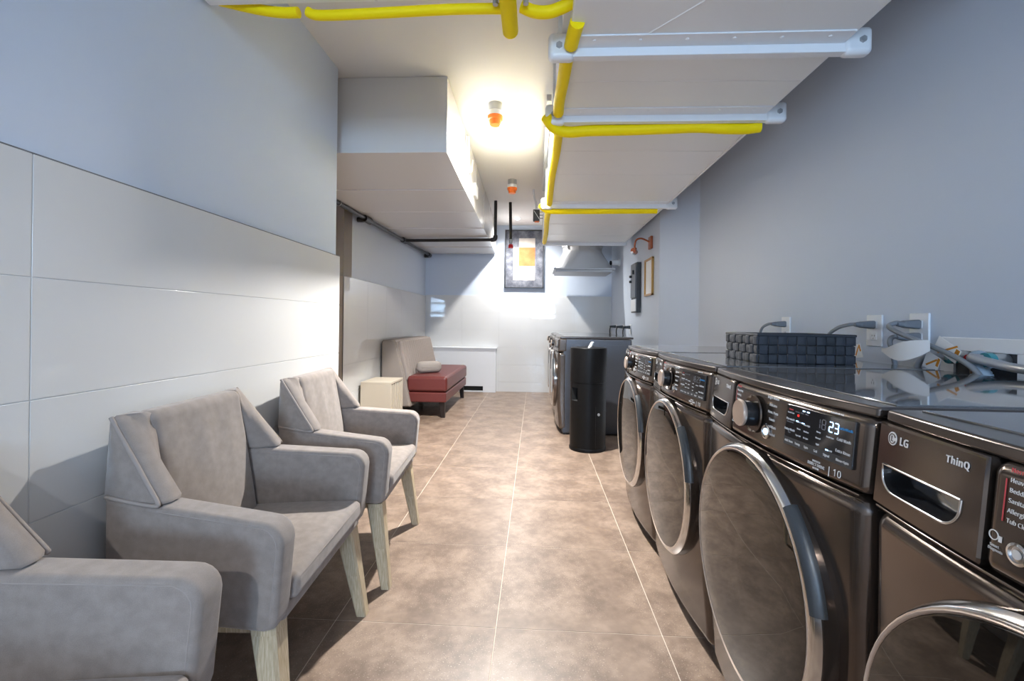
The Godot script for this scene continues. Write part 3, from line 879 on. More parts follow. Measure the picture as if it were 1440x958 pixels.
func digit_mesh(on: String) -> ArrayMesh:
	var mb := MB.new()
	var w := 0.009
	var h := 0.0185
	var s := 0.0019
	var pos := {"a": [0, h / 2, 1], "g": [0, 0, 1], "d": [0, -h / 2, 1], "f": [-w / 2, h / 4, 0], "b": [w / 2, h / 4, 0], "e": [-w / 2, -h / 4, 0], "c": [w / 2, -h / 4, 0]}
	for ch in on:
		var p: Array = pos[ch]
		var size := Vector3(w - 0.0015, s, 0.0006) if p[2] == 1 else Vector3(s, h / 2 - 0.0015, 0.0006)
		mb.rbox(size, 0.0, Vector3(p[0], p[1], 0))
	return mb.mesh()

func pocket_outline() -> Array:
	# grip opening: straight upper edge, round lower corners (u, y)
	var o := []
	var u0 := -0.322
	var u1 := -0.168
	var ya := 0.898
	var yb := 0.858
	var r := 0.03
	o.append(Vector2(u1, ya))
	for i in 9: o.append(Vector2(lerp(u1, u0, (i + 1) / 10.0), ya))
	o.append(Vector2(u0, ya))
	for i in 9:
		var a := PI + PI / 2 * i / 8.0
		o.append(Vector2(u0 + r + cos(a) * r, yb + r + sin(a) * r))
	for i in 7: o.append(Vector2(lerp(u0 + r, u1 - r, (i + 1) / 8.0), yb))
	for i in 9:
		var a := -PI / 2 + PI / 2 * i / 8.0
		o.append(Vector2(u1 - r + cos(a) * r, yb + r + sin(a) * r))
	return o

func pocket_ring(out: float) -> Array:
	var o := []
	for p in pocket_outline(): o.append(Vector3(p.x, p.y, bulge(p.x) - lean(p.y) + out - 0.002))
	o.append(o[0])
	return o

func drawer_front(u0: float, u1: float, y0: float, y1: float) -> ArrayMesh:
	var mb := MB.new()
	var hole := pocket_outline()
	var c := Vector2(-0.245, 0.878)
	var face := func(p: Vector2, out: float) -> Vector3: return Vector3(p.x, p.y, bulge(p.x) - lean(p.y) + out)
	var outer := []
	for p in hole:
		var d: Vector2 = p - c
		var k := 1e9
		if d.x > 1e-6: k = min(k, (u1 - 0.003 - c.x) / d.x)
		if d.x < -1e-6: k = min(k, (u0 + 0.003 - c.x) / d.x)
		if d.y > 1e-6: k = min(k, (y1 - 0.003 - c.y) / d.y)
		if d.y < -1e-6: k = min(k, (y0 + 0.003 - c.y) / d.y)
		outer.append(c + d * k)
	# corners snap to the nearest ray end
	for q in [Vector2(u0 + 0.003, y0 + 0.003), Vector2(u1 - 0.003, y0 + 0.003), Vector2(u0 + 0.003, y1 - 0.003), Vector2(u1 - 0.003, y1 - 0.003)]:
		var best := 0
		for i in outer.size():
			if outer[i].distance_to(q) < outer[best].distance_to(q): best = i
		outer[best] = q
	var rows := []
	for k in 5:
		var row := []
		for i in hole.size(): row.append(face.call(hole[i].lerp(outer[i], k / 4.0), 0.004))
		rows.append(row)
	mb.grid(rows, true)
	var rim := []
	for i in outer.size():
		var d: Vector2 = (outer[i] - Vector2((u0 + u1) / 2, (y0 + y1) / 2))
		rim.append(outer[i] + Vector2(sign(d.x) * (0.003 if abs(d.x) > (u1 - u0) / 2 - 0.005 else 0.0), sign(d.y) * (0.003 if abs(d.y) > (y1 - y0) / 2 - 0.005 else 0.0)))
	var r1 := []
	var r2 := []
	for i in rim.size():
		r1.append(face.call(rim[i], 0.001)); r2.append(face.call(rim[i], -0.04))
	mb.grid([rows[4], r1], true)
	mb.grid([r1, r2], true)
	return mb.mesh()

func drawer_pocket() -> ArrayMesh:
	var mb := MB.new()
	var a := []
	var b := []
	var c := []
	for p in pocket_outline():
		var z := bulge(p.x) - lean(p.y)
		var mid := Vector2(-0.245, 0.88)
		var q: Vector2 = p.lerp(mid, 0.12)
		a.append(Vector3(p.x, p.y, z + 0.004)); b.append(Vector3(p.x, p.y, z - 0.012)); c.append(Vector3(q.x, q.y, z - 0.032))
	mb.grid([c, b, a], true)
	mb.fan(c)
	return mb.mesh()

func washers() -> void:
	var turn := -PI / 2
	var zc := [0.443, 1.145, 1.847, 2.549]
	var a := make_washer("dark steel front load machine with lit display reading 23", true, true)
	a.position = V(0.572, 0, zc[1]); a.rotation.y = turn
	var b := make_washer("dark steel washer nearest the camera, door cut by the bottom edge", false, true)
	b.position = V(0.572, 0, zc[0]); b.rotation.y = turn
	copy(b, "dark steel washer holding the black woven basket, third from the camera", V(0.572, 0, zc[2]), turn)
	copy(b, "dark steel washer at the far end of the near row, behind the black bin", V(0.572, 0, zc[3]), turn)
	var c := make_washer("slate machine of the far row, its whole side facing the black bin", false, false)
	c.position = V(0.235, 0, 4.86); c.rotation.y = turn
	copy(c, "slate machine in the middle of the far row of three", V(0.235, 0, 5.56), turn)
	copy(c, "slate machine of the far row nearest the painting wall", V(0.235, 0, 6.26), turn)

# ---------------------------------------------------------------- armchairs
func make_chair(label: String) -> Node3D:
	# x forwards from the wall, z across
	var t := thing("armchair", label, "armchair", Vector3.ZERO, 0, "grey velvet armchairs along the left wall")
	for s in [-1.0, 1.0]:
		var out: Array = [Vector2(0.012, 0.358), Vector2(0.45, 0.358), Vector2(0.475, 0.367), Vector2(0.483, 0.39), Vector2(0.497, 0.56)]
		for k in 6:
			var a := k / 5.0 * PI / 2
			out.append(Vector2(0.445 + cos(a) * 0.053, 0.571 + sin(a) * 0.053))
		out.append(Vector2(0.16, 0.648)); out.append(Vector2(0.012, 0.662))
		var splay := func(p: Vector3) -> Vector3: return Vector3(p.x, p.y, p.z + s * (0.215 + 0.115 * p.x))
		var arm := part(t, "arm", MB.new().extr(out, 0.036, 0.015, 4, splay).mesh(), M.velvet)
		# stitched seam round the outer and inner faces of the arm
		for f in [-1.0, 1.0]:
			var seam := []
			for k in range(3, out.size() - 1):
				var q: Vector2 = out[k] - (Vector2(out[k].x, out[k].y) - Vector2(0.25, 0.47)).normalized() * 0.016
				seam.append(splay.call(Vector3(q.x, q.y, f * 0.0352)))
			part(arm, "seam", MB.new().tube(seam, 0.0016, 5).mesh(), M.velvet_pipe)
		# wing
		var rings := []
		var T := [[0.0, 0.006], [0.04, 0.0], [0.2, 0.0], [0.4, 0.0], [0.6, 0.0], [0.8, 0.0], [0.92, 0.0], [0.97, 0.004], [1.0, 0.014]]
		for q in T:
			var k: float = q[0]
			var ins: float = q[1]
			var y: float = lerp(0.651, 0.865, k)
			var xf: float = lerp(0.172, 0.022, k)
			var zo: float = lerp(0.2505, 0.236, k)
			var zs: float = lerp(0.188, 0.165, k)
			var xb: float = lerp(0.1, 0.045, k)
			var ring := [Vector2(0.012, zo), Vector2(xf * 0.5, zo + xf * 0.055 + 0.001), Vector2(xf - 0.006, zo + xf * 0.11), Vector2(xf + 0.006, zo + xf * 0.11 - 0.006), Vector2(xf + 0.015, zo + xf * 0.11 - 0.024), Vector2(xf + 0.014, zo - 0.036), Vector2(max(lerp(xf, xb, 0.45) + 0.014, xb + 0.012), lerp(zo, zs, 0.68)), Vector2(xb + 0.016, zs), Vector2(0.012, zs)]
			var cen := Vector2.ZERO
			for p in ring: cen += p / ring.size()
			var pts := []
			for p in ring:
				var w: Vector2 = p + (cen - p).normalized() * ins
				pts.append(Vector3(w.x, y, w.y * s))
			if s > 0: pts.reverse()
			rings.append(pts)
		for r in rings: r.reverse()
		var wing := part(t, "wing", MB.new().loft(rings).mesh(), M.velvet)
		# piping down the wing's outer edge and along its lower seam
		var pp := []
		for q in [1.0, 0.95, 0.8, 0.6, 0.4, 0.2, 0.03]:
			pp.append(Vector3(lerp(0.016, 0.17, 1.0 - q), lerp(0.651, 0.862, q), s * (lerp(0.2505, 0.236, q) + lerp(0.016, 0.17, 1.0 - q) * 0.11 + 0.001)))
		pp.append(Vector3(0.16, 0.65, s * 0.2705)); pp.append(Vector3(0.1, 0.654, s * 0.2635)); pp.append(Vector3(0.02, 0.664, s * 0.254))
		part(wing, "piping", MB.new().tube(smooth_path(pp, 3), 0.0052, 7).mesh(), M.velvet_pipe)
	part(t, "backrest", MB.new().rbox(Vector3(0.09, 0.5, 0.37), 0.026, Vector3(0.045, 0.615, 0), 4, 10, func(p: Vector3) -> Vector3:
		var k: float = (p.y - 0.365) / 0.5
		var f: float = clamp(p.x / 0.09, 0.0, 1.0)
		var z: float = p.z * lerp(1.05, 0.98, k)
		var crease := 0.003 * sin(p.z * 55.0 + p.y * 9.0) * smoothstep(0.5, 0.75, k) * (1.0 - smoothstep(0.8, 1.0, k))
		return Vector3(0.012 + p.x + f * (lerp(0.05, -0.03, k) + 0.012 * cos(p.z * 8.0) * sin(PI * k) + crease), p.y, z)).mesh(), M.velvet)
	part(t, "outer_back", MB.new().rbox(Vector3(0.03, 0.5, 0.44), 0.012, Vector3(0.02, 0.6, 0), 3).mesh(), M.velvet)
	var seat := part(t, "seat_cushion", MB.new().rbox(Vector3(0.4, 0.07, 0.44), 0.024, Vector3(0.295, 0.414, 0), 4, 10, func(p: Vector3) -> Vector3:
		var k: float = (p.x - 0.095) / 0.4
		return Vector3(p.x, p.y + 0.008 * k + 0.012 * sin(PI * clamp(k, 0.0, 1.0)) * cos(p.z * 6.0) * (1.0 if p.y > 0.414 else 0.0), p.z * lerp(0.93, 1.06, k))).mesh(), M.velvet)
	part(seat, "seam", MB.new().tube([Vector3(0.492, 0.442, -0.21), Vector3(0.494, 0.443, 0.0), Vector3(0.492, 0.442, 0.21)], 0.0016, 5).mesh(), M.velvet_pipe)
	part(t, "seat_rail", MB.new().rbox(Vector3(0.43, 0.05, 0.5), 0.014, Vector3(0.262, 0.375, 0), 3, 1, func(p: Vector3) -> Vector3: return Vector3(p.x, p.y, p.z * lerp(0.9, 1.02, (p.x - 0.04) / 0.44))).mesh(), M.velvet)
	part(t, "apron", MB.new().rbox(Vector3(0.38, 0.03, 0.03), 0.003, Vector3(0.25, 0.335, -0.235)).mesh(), M.wood)
	part(t, "apron", MB.new().rbox(Vector3(0.38, 0.03, 0.03), 0.003, Vector3(0.25, 0.335, 0.235)).mesh(), M.wood)
	part(t, "apron", MB.new().rbox(Vector3(0.03, 0.03, 0.46), 0.003, Vector3(0.07, 0.335, 0)).mesh(), M.wood)
	for fx in [0, 1]:
		for s in [-1.0, 1.0]:
			var a := Vector3(0.43 if fx else 0.075, 0.35, s * (0.243 if fx else 0.215))
			var b := Vector3(0.487 if fx else 0.035, 0.0, s * (0.272 if fx else 0.235))
			part(t, "leg", leg_mesh(a, b, 0.033, 0.019), M.wood)
	return t

func leg_mesh(a: Vector3, b: Vector3, ha: float, hb: float) -> ArrayMesh:
	var rings := []
	for q in [[b, hb], [a, ha]]:
		var ring := []
		var h: float = q[1]
		var c := h * 0.25
		for p in [Vector2(-h + c, h), Vector2(-h, h - c), Vector2(-h, -h + c), Vector2(-h + c, -h), Vector2(h - c, -h), Vector2(h, -h + c), Vector2(h, h - c), Vector2(h - c, h)]:
			ring.append(q[0] + Vector3(p.x, 0, p.y))
		ring.reverse()
		rings.append(ring)
	var mb := MB.new()
	var N := 8
	for i in N: mb.quad(rings[0][i], rings[0][(i + 1) % N], rings[1][(i + 1) % N], rings[1][i])
	mb.fan(rings[0], true); mb.fan(rings[1])
	return mb.mesh()

func chairs() -> void:
	var a := make_chair("grey velvet armchair in full view, middle of the three by the tiled wall")
	a.position = V(-1.116, 0, 1.362); a.rotation.y = deg_to_rad(3.0)
	a.scale = Vector3(1, 1, 1.1)
	copy(a, "grey velvet armchair nearest the camera, cut off by the left edge", V(-1.116, 0, 0.54), deg_to_rad(3.0))
	copy(a, "grey velvet armchair farthest along the wall, next to the pale side table", V(-1.116, 0, 2.13), deg_to_rad(3.5))

# ---------------------------------------------------------------- sofa corner
func sofa_corner() -> void:
	var t := thing("bench_sofa", "red leather bench sofa with grey channelled backrest in the far left corner", "sofa", V(-1.765, 0, 5.87))
	var Lh := 0.79
	part(t, "back_frame", MB.new().extr([Vector2(0.0, 0.13), Vector2(0.345, 0.13), Vector2(0.35, 0.15), Vector2(0.175, 0.87), Vector2(0.155, 0.895), Vector2(0.02, 0.895), Vector2(0.0, 0.875)], Lh, 0.02, 3).mesh(), M.sofa_fabric)
	part(t, "piping", MB.new().tube([Vector3(0.345, 0.15, Lh - 0.008), Vector3(0.172, 0.87, Lh - 0.008), Vector3(0.15, 0.892, Lh - 0.008), Vector3(0.02, 0.892, Lh - 0.008)], 0.006, 7).mesh(), M.sofa_fabric)
	var n := 17
	var w := (Lh * 2 - 0.1) / n
	for k in n:
		var z := -Lh + 0.05 + w * (k + 0.5)
		part(t, "channel", MB.new().rbox(Vector3(0.06, 0.47, w - 0.002), 0.022, Vector3(0, 0, 0), 3).mesh(), M.sofa_fabric, Vector3(0.236, 0.655, z), Vector3(0, 0, atan(0.243)))
	part(t, "seat_cushion", MB.new().rbox(Vector3(0.47, 0.175, 1.5), 0.035, Vector3(0.522, 0.39, 0), 4, 8, func(p: Vector3) -> Vector3:
		return Vector3(p.x, p.y + (0.012 * cos((p.x - 0.522) * 5.0) * cos(p.z * 1.7) if p.y > 0.4 else 0.0), p.z)).mesh(), M.leather)
	part(t, "seat_base", MB.new().rbox(Vector3(0.46, 0.115, 1.5), 0.015, Vector3(0.52, 0.24, 0), 3).mesh(), M.leather)
	for x in [0.08, 0.69]:
		for s in [-1.0, 1.0]:
			part(t, "leg", leg_mesh(Vector3(x, 0.19, s * 0.68), Vector3(x + 0.015, 0.0, s * 0.685), 0.033, 0.024), M.dark_wood)
	# small lumbar pillow
	var p := thing("lumbar_pillow", "small pale grey lumbar pillow lying on the red seat", "pillow", V(-1.3, 0.487, 5.47), -0.95)
	part(p, "cover", MB.new().rbox(Vector3(0.13, 0.14, 0.32), 0.055, Vector3(0, 0.07, 0), 5, 6, func(q: Vector3) -> Vector3:
		var e: float = 1.0 - 0.35 * pow(abs(q.z) / 0.16, 4.0)
		var h: float = 1.0 - 0.15 * (1.0 - pow(abs(q.z) / 0.2, 2.0)) * 0.0
		return Vector3(q.x * e, 0.07 + (q.y - 0.07) * h * (0.55 + 0.45 * e), q.z)).mesh(), M.pillow)
	part(p, "piping", MB.new().tube([Vector3(0.06, 0.07, -0.12), Vector3(0.066, 0.07, 0.0), Vector3(0.06, 0.07, 0.12)], 0.004, 6).mesh(), M.pillow)
	# slatted side table
	var st := thing("side_table", "pale wooden box side table with slatted side beside the sofa", "side table", V(-1.6, 0, 4.66))
	part(st, "top", MB.new().rbox(Vector3(0.31, 0.022, 0.42), 0.002, Vector3(0, 0.486, 0)).mesh(), M.table_wood)
	part(st, "front_panel", MB.new().rbox(Vector3(0.31, 0.47, 0.02), 0.002, Vector3(0, 0.24, 0.2)).mesh(), M.table_wood)
	part(st, "back_panel", MB.new().rbox(Vector3(0.31, 0.47, 0.02), 0.002, Vector3(0, 0.24, -0.2)).mesh(), M.table_wood)
	part(st, "base", MB.new().rbox(Vector3(0.31, 0.02, 0.38), 0.002, Vector3(0, 0.012, 0)).mesh(), M.table_wood)
	part(st, "side_panel", MB.new().rbox(Vector3(0.015, 0.46, 0.38), 0.0, Vector3(-0.14, 0.245, 0)).mesh(), M.table_wood)
	for k in 6:
		part(st, "slat", MB.new().rbox(Vector3(0.02, 0.45, 0.026), 0.002, Vector3(0.14, 0.246, -0.157 + 0.063 * k)).mesh(), M.table_wood)

# ---------------------------------------------------------------- far wall
func painting_image() -> Image:
	var im := Image.create(320, 474, false, Image.FORMAT_RGB8)
	var a := noise(71, 0.3, 3)
	var b := noise(72, 0.012, 4)
	for y in 474:
		for x in 320:
			var weave := a.get_noise_2d(x * 0.35, y * 2.5) * 0.5 + a.get_noise_2d(x * 2.5 + 900, y * 0.35) * 0.5
			var k: float = clamp(0.45 + weave * 0.9 + b.get_noise_2d(x, y) * 0.6, 0.0, 1.0)
			var col := rgb(58, 61, 72).lerp(rgb(132, 134, 142), k)
			if y < 140 and y > 62 and x > 112 and x < 252:
				col = rgb(168, 160, 154).lerp(rgb(186, 178, 170), k)
			if x > 64 and x < 252 and y >= 140 and y < 414: col = rgb(206, 200, 190).lerp(rgb(218, 213, 205), k)
			if x > 112 and x < 252 and y >= 140 and y < 296: col = rgb(178, 90, 46).lerp(rgb(196, 116, 72), k)
			im.set_pixel(x, y, col)
	return im

func far_wall_things() -> void:
	var t := thing("painting", "abstract painting of an orange block on cream and grey in a black frame", "painting", V(-0.192, 2.135, FAR + 0.012))
	var w := 0.62
	var h := 0.93
	part(t, "frame", MB.new().rbox(Vector3(w, 0.014, 0.04), 0.001, Vector3(0, h / 2 - 0.007, 0.021)).mesh(), M.panel_dark)
	part(t, "frame", MB.new().rbox(Vector3(w, 0.014, 0.04), 0.001, Vector3(0, -h / 2 + 0.007, 0.021)).mesh(), M.panel_dark)
	part(t, "frame", MB.new().rbox(Vector3(0.014, h, 0.04), 0.001, Vector3(w / 2 - 0.007, 0, 0.021)).mesh(), M.panel_dark)
	part(t, "frame", MB.new().rbox(Vector3(0.014, h, 0.04), 0.001, Vector3(-w / 2 + 0.007, 0, 0.021)).mesh(), M.panel_dark)
	var cm := mat(Color(1, 1, 1), 0.8)
	cm.albedo_texture = tex(painting_image())
	var mb := MB.new()
	mb.rbox(Vector3(w - 0.02, h - 0.02, 0.02), 0.0, Vector3(0, 0, 0.012))
	part(t, "stretcher", mb.mesh(), M.black_matte)
	var q := MB.new()
	q.quad(Vector3(-w / 2 + 0.012, -h / 2 + 0.012, 0.0225), Vector3(w / 2 - 0.012, -h / 2 + 0.012, 0.0225), Vector3(w / 2 - 0.012, h / 2 - 0.012, 0.0225), Vector3(-w / 2 + 0.012, h / 2 - 0.012, 0.0225))
	part(t, "canvas", q.mesh(), cm)
	# low cover unit
	var c := thing("heater_cover", "low pale grey heater cover under the far wall behind the sofa", "heater cover", V(-1.2, 0, 7.16))
	part(c, "body", MB.new().rbox(Vector3(1.16, 0.6, 0.11), 0.003, Vector3(0, 0.395, 0.0)).mesh(), M.white_paint)
	part(c, "top", MB.new().rbox(Vector3(1.185, 0.018, 0.125), 0.003, Vector3(0, 0.702, 0.004)).mesh(), M.white_paint)
	part(c, "vent_slot", MB.new().rbox(Vector3(0.6, 0.006, 0.05), 0.001, Vector3(0.02, 0.713, 0.02)).mesh(), M.white_plastic)
	part(c, "plinth", MB.new().rbox(Vector3(0.2, 0.095, 0.11), 0.002, Vector3(0.48, 0.0475, 0)).mesh(), M.white_paint)
	part(c, "plinth", MB.new().rbox(Vector3(0.12, 0.095, 0.11), 0.002, Vector3(-0.52, 0.0475, 0)).mesh(), M.white_paint)
	part(c, "toe_grille", MB.new().rbox(Vector3(0.84, 0.095, 0.06), 0.001, Vector3(-0.04, 0.0475, -0.02)).mesh(), M.black_matte)
	part(c, "toe_rail", MB.new().rbox(Vector3(0.84, 0.018, 0.1), 0.001, Vector3(-0.04, 0.012, 0)).mesh(), M.white_paint)

# ---------------------------------------------------------------- ceiling fittings and pipes
func sprinkler(label: String, at: Vector3) -> void:
	var t := thing("sprinkler_head", label, "sprinkler", Vector3(at.x, ceil_y(-at.z), at.z), 0, "orange capped sprinkler heads")
	part(t, "sleeve", lathe_mesh([Vector2(0.046, 0.0), Vector2(0.046, -0.06), Vector2(0.0, -0.06)], 28), M.galv)
	part(t, "collar", lathe_mesh([Vector2(0.0, -0.055), Vector2(0.052, -0.055), Vector2(0.053, -0.084), Vector2(0.048, -0.09), Vector2(0.0, -0.09)], 28), M.white_plastic)
	part(t, "cap", lathe_mesh([Vector2(0.052, -0.084), Vector2(0.05, -0.107), Vector2(0.041, -0.112), Vector2(0.038, -0.135), Vector2(0.033, -0.143), Vector2(0.0, -0.143)], 28), M.orange_cap)

func ceiling_things() -> void:
	sprinkler("orange capped ceiling sprinkler nearest the camera, beside a ceiling light", V(-0.285, 0, 2.98))
	sprinkler("orange capped ceiling sprinkler farther back, above the hanging black pipes", V(-0.262, 0, 4.72))
	# black pipe run along the left
	var t := thing("fire_pipe", "black pipe run below the left duct with elbow rising to the ceiling", "pipe", V(-1.68, 2.13, 4.4))
	var o: Vector3 = t.position
	part(t, "main_pipe", MB.new().tube([V(-1.69, 2.115, 3.62) - o, V(-1.69, 2.165, 7.05) - o], 0.02, 12).mesh(), M.black_pipe)
	part(t, "tee_fitting", MB.new().tube([V(-1.69, 2.122, 4.32) - o, V(-1.69, 2.125, 4.48) - o], 0.034, 12).mesh(), M.black_pipe)
	part(t, "stub_pipe", MB.new().tube([V(-1.69, 2.123, 4.4) - o, V(-1.785, 2.123, 4.4) - o], 0.026, 12).mesh(), M.black_pipe)
	part(t, "tee_fitting", MB.new().tube([V(-1.69, 2.145, 5.6) - o, V(-1.69, 2.147, 5.74) - o], 0.034, 12).mesh(), M.black_pipe)
	part(t, "branch_pipe", MB.new().tube([V(-1.69, 2.146, 5.67) - o, V(-0.54, 2.15, 5.62) - o], 0.02, 12).mesh(), M.black_pipe)
	part(t, "elbow", MB.new().tube(smooth_path([V(-0.57, 2.15, 5.62) - o, V(-0.535, 2.152, 5.62) - o, V(-0.518, 2.17, 5.62) - o, V(-0.517, 2.205, 5.62) - o], 4), 0.029, 12).mesh(), M.black_pipe)
	part(t, "riser", MB.new().tube([V(-0.517, 2.19, 5.62) - o, V(-0.517, ceil_y(5.62) + 0.01, 5.62) - o], 0.02, 12).mesh(), M.black_pipe)
	part(t, "end_elbow", MB.new().tube(smooth_path([V(-1.69, 2.162, 6.95) - o, V(-1.69, 2.165, 7.08) - o, V(-1.72, 2.165, 7.11) - o, V(-1.785, 2.165, 7.11) - o], 4), 0.03, 12).mesh(), M.black_pipe)
	part(t, "hanger", MB.new().tube(ring_path(Vector3.ZERO, 0.024, 14), 0.004, 5).mesh(), M.galv, V(-1.69, 2.118, 3.75) - o)
	# red tipped drop
	var d := thing("drop_pipe", "black pipe hanging straight down with a red sprinkler cap before the painting", "pipe", V(-0.338, ceil_y(5.7), 5.7))
	part(d, "pipe", MB.new().tube([Vector3.ZERO, Vector3(0.012, -0.49, 0)], 0.019, 12).mesh(), M.black_pipe)
	part(d, "coupling", lathe_mesh([Vector2(0.0, 0.0), Vector2(0.022, 0.0), Vector2(0.024, -0.03), Vector2(0.016, -0.055), Vector2(0.012, -0.07)], 16), M.galv, Vector3(0.012, -0.47, 0))
	part(d, "red_cap", lathe_mesh([Vector2(0.0, 0.0), Vector2(0.025, 0.0), Vector2(0.03, -0.012), Vector2(0.03, -0.045), Vector2(0.0, -0.045)], 20), M.red, Vector3(0.012, -0.535, 0))
	# white conduit loop on the left duct
	single("conduit", "white conduit bending down the side of the left duct", "conduit", tube_mesh([V(-0.545, 2.57, 3.5), V(-0.546, 2.45, 3.5), V(-0.546, 2.35, 3.52), V(-0.548, 2.33, 3.6), V(-0.552, 2.38, 3.72), V(-0.558, 2.46, 3.8), V(-0.558, 2.5, 3.82)], 0.013, 10), M.white_paint)
	single("junction_cover", "small white cover plate on the left duct's side", "cover plate", span(-0.57, -0.545, 2.25, 2.36, 3.98, 4.14, 0.004), M.white_paint)
	# alarm box on a white conduit
	var b := thing("alarm_box", "small dark wall box hung on a white conduit beside the right duct", "alarm box", V(-0.005, 2.33, 5.1))
	part(b, "box", MB.new().rbox(Vector3(0.075, 0.13, 0.06), 0.006, Vector3(0, 0, 0)).mesh(), M.panel_dark)
	part(b, "orange_edge", MB.new().rbox(Vector3(0.05, 0.012, 0.045), 0.002, Vector3(0.005, -0.068, 0)).mesh(), M.orange_cap)
	part(b, "stripe", MB.new().tube([Vector3(-0.028, 0.05, 0.031), Vector3(0.034, -0.045, 0.031)], 0.003, 5).mesh(), M.white_paint)
	part(b, "conduit", tube_mesh([Vector3(0, 0.06, 0), Vector3(-0.005, 0.14, 0), Vector3(-0.03, 0.22, 0), Vector3(-0.035, 0.3, 0)], 0.012, 8), M.white_paint)
	for k in 3:
		part(b, "terminal", MB.new().rbox(Vector3(0.05, 0.012, 0.02), 0.002, Vector3(0.05, 0.04 - 0.035 * k, 0)).mesh(), M.galv)

# ---------------------------------------------------------------- things on the right wall and in front of it
func outlet(label: String, at: Vector3, group: String, h := 0.125, w := 0.085) -> Node3D:
	# faces -x; local z out of the wall
	var t := thing("wall_outlet", label, "outlet", at, -PI / 2, group)
	part(t, "plate", MB.new().rbox(Vector3(w, h, 0.008), 0.003, Vector3(0, 0, 0.004), 3).mesh(), M.white_plastic)
	for s in [-1, 1]:
		var r := part(t, "socket", MB.new().rbox(Vector3(0.034, 0.03, 0.004), 0.0018, Vector3(0, s * 0.024, 0.008), 3).mesh(), M.white_plastic)
		for x in [-0.006, 0.006]:
			part(r, "slot", MB.new().rbox(Vector3(0.002, 0.008, 0.0006), 0.0, Vector3(x, s * 0.024 + 0.003, 0.0102)).mesh(), M.black_matte)
		part(r, "slot", MB.new().rbox(Vector3(0.004, 0.004, 0.0006), 0.0, Vector3(0, s * 0.024 - 0.008, 0.0102)).mesh(), M.black_matte)
	return t

func plug_cord(called: String, label: String, at: Vector3, pts: Array, m: Material, mc: Material, r: float, group: String, s := 1.0) -> void:
	# the plug stands out of the wall towards -x at "at"; pts in world
	var t := thing(called, label, "power cord", at, 0, group)
	part(t, "plug", MB.new().rbox(Vector3(0.045, 0.026, 0.03) * s, 0.006 * s, Vector3(-0.0225, 0, 0) * s, 3, 1, func(p: Vector3) -> Vector3:
		var k: float = clamp(-p.x / (0.045 * s), 0.0, 1.0)
		return Vector3(p.x, p.y * lerp(1.1, 0.75, k), p.z * lerp(1.0, 0.75, k))).mesh(), m)
	var q := [Vector3(-0.04, 0, 0) * s]
	for p in pts: q.append(p - at)
	part(t, "cord", MB.new().tube(smooth_path(q, 6), r, 9).mesh(), mc)
	part(t, "strain_relief", MB.new().tube([Vector3(-0.042, 0, 0) * s, Vector3(-0.06, 0, 0) * s], 0.009, 9, true, [0.011 * s, 0.007 * s]).mesh(), m)

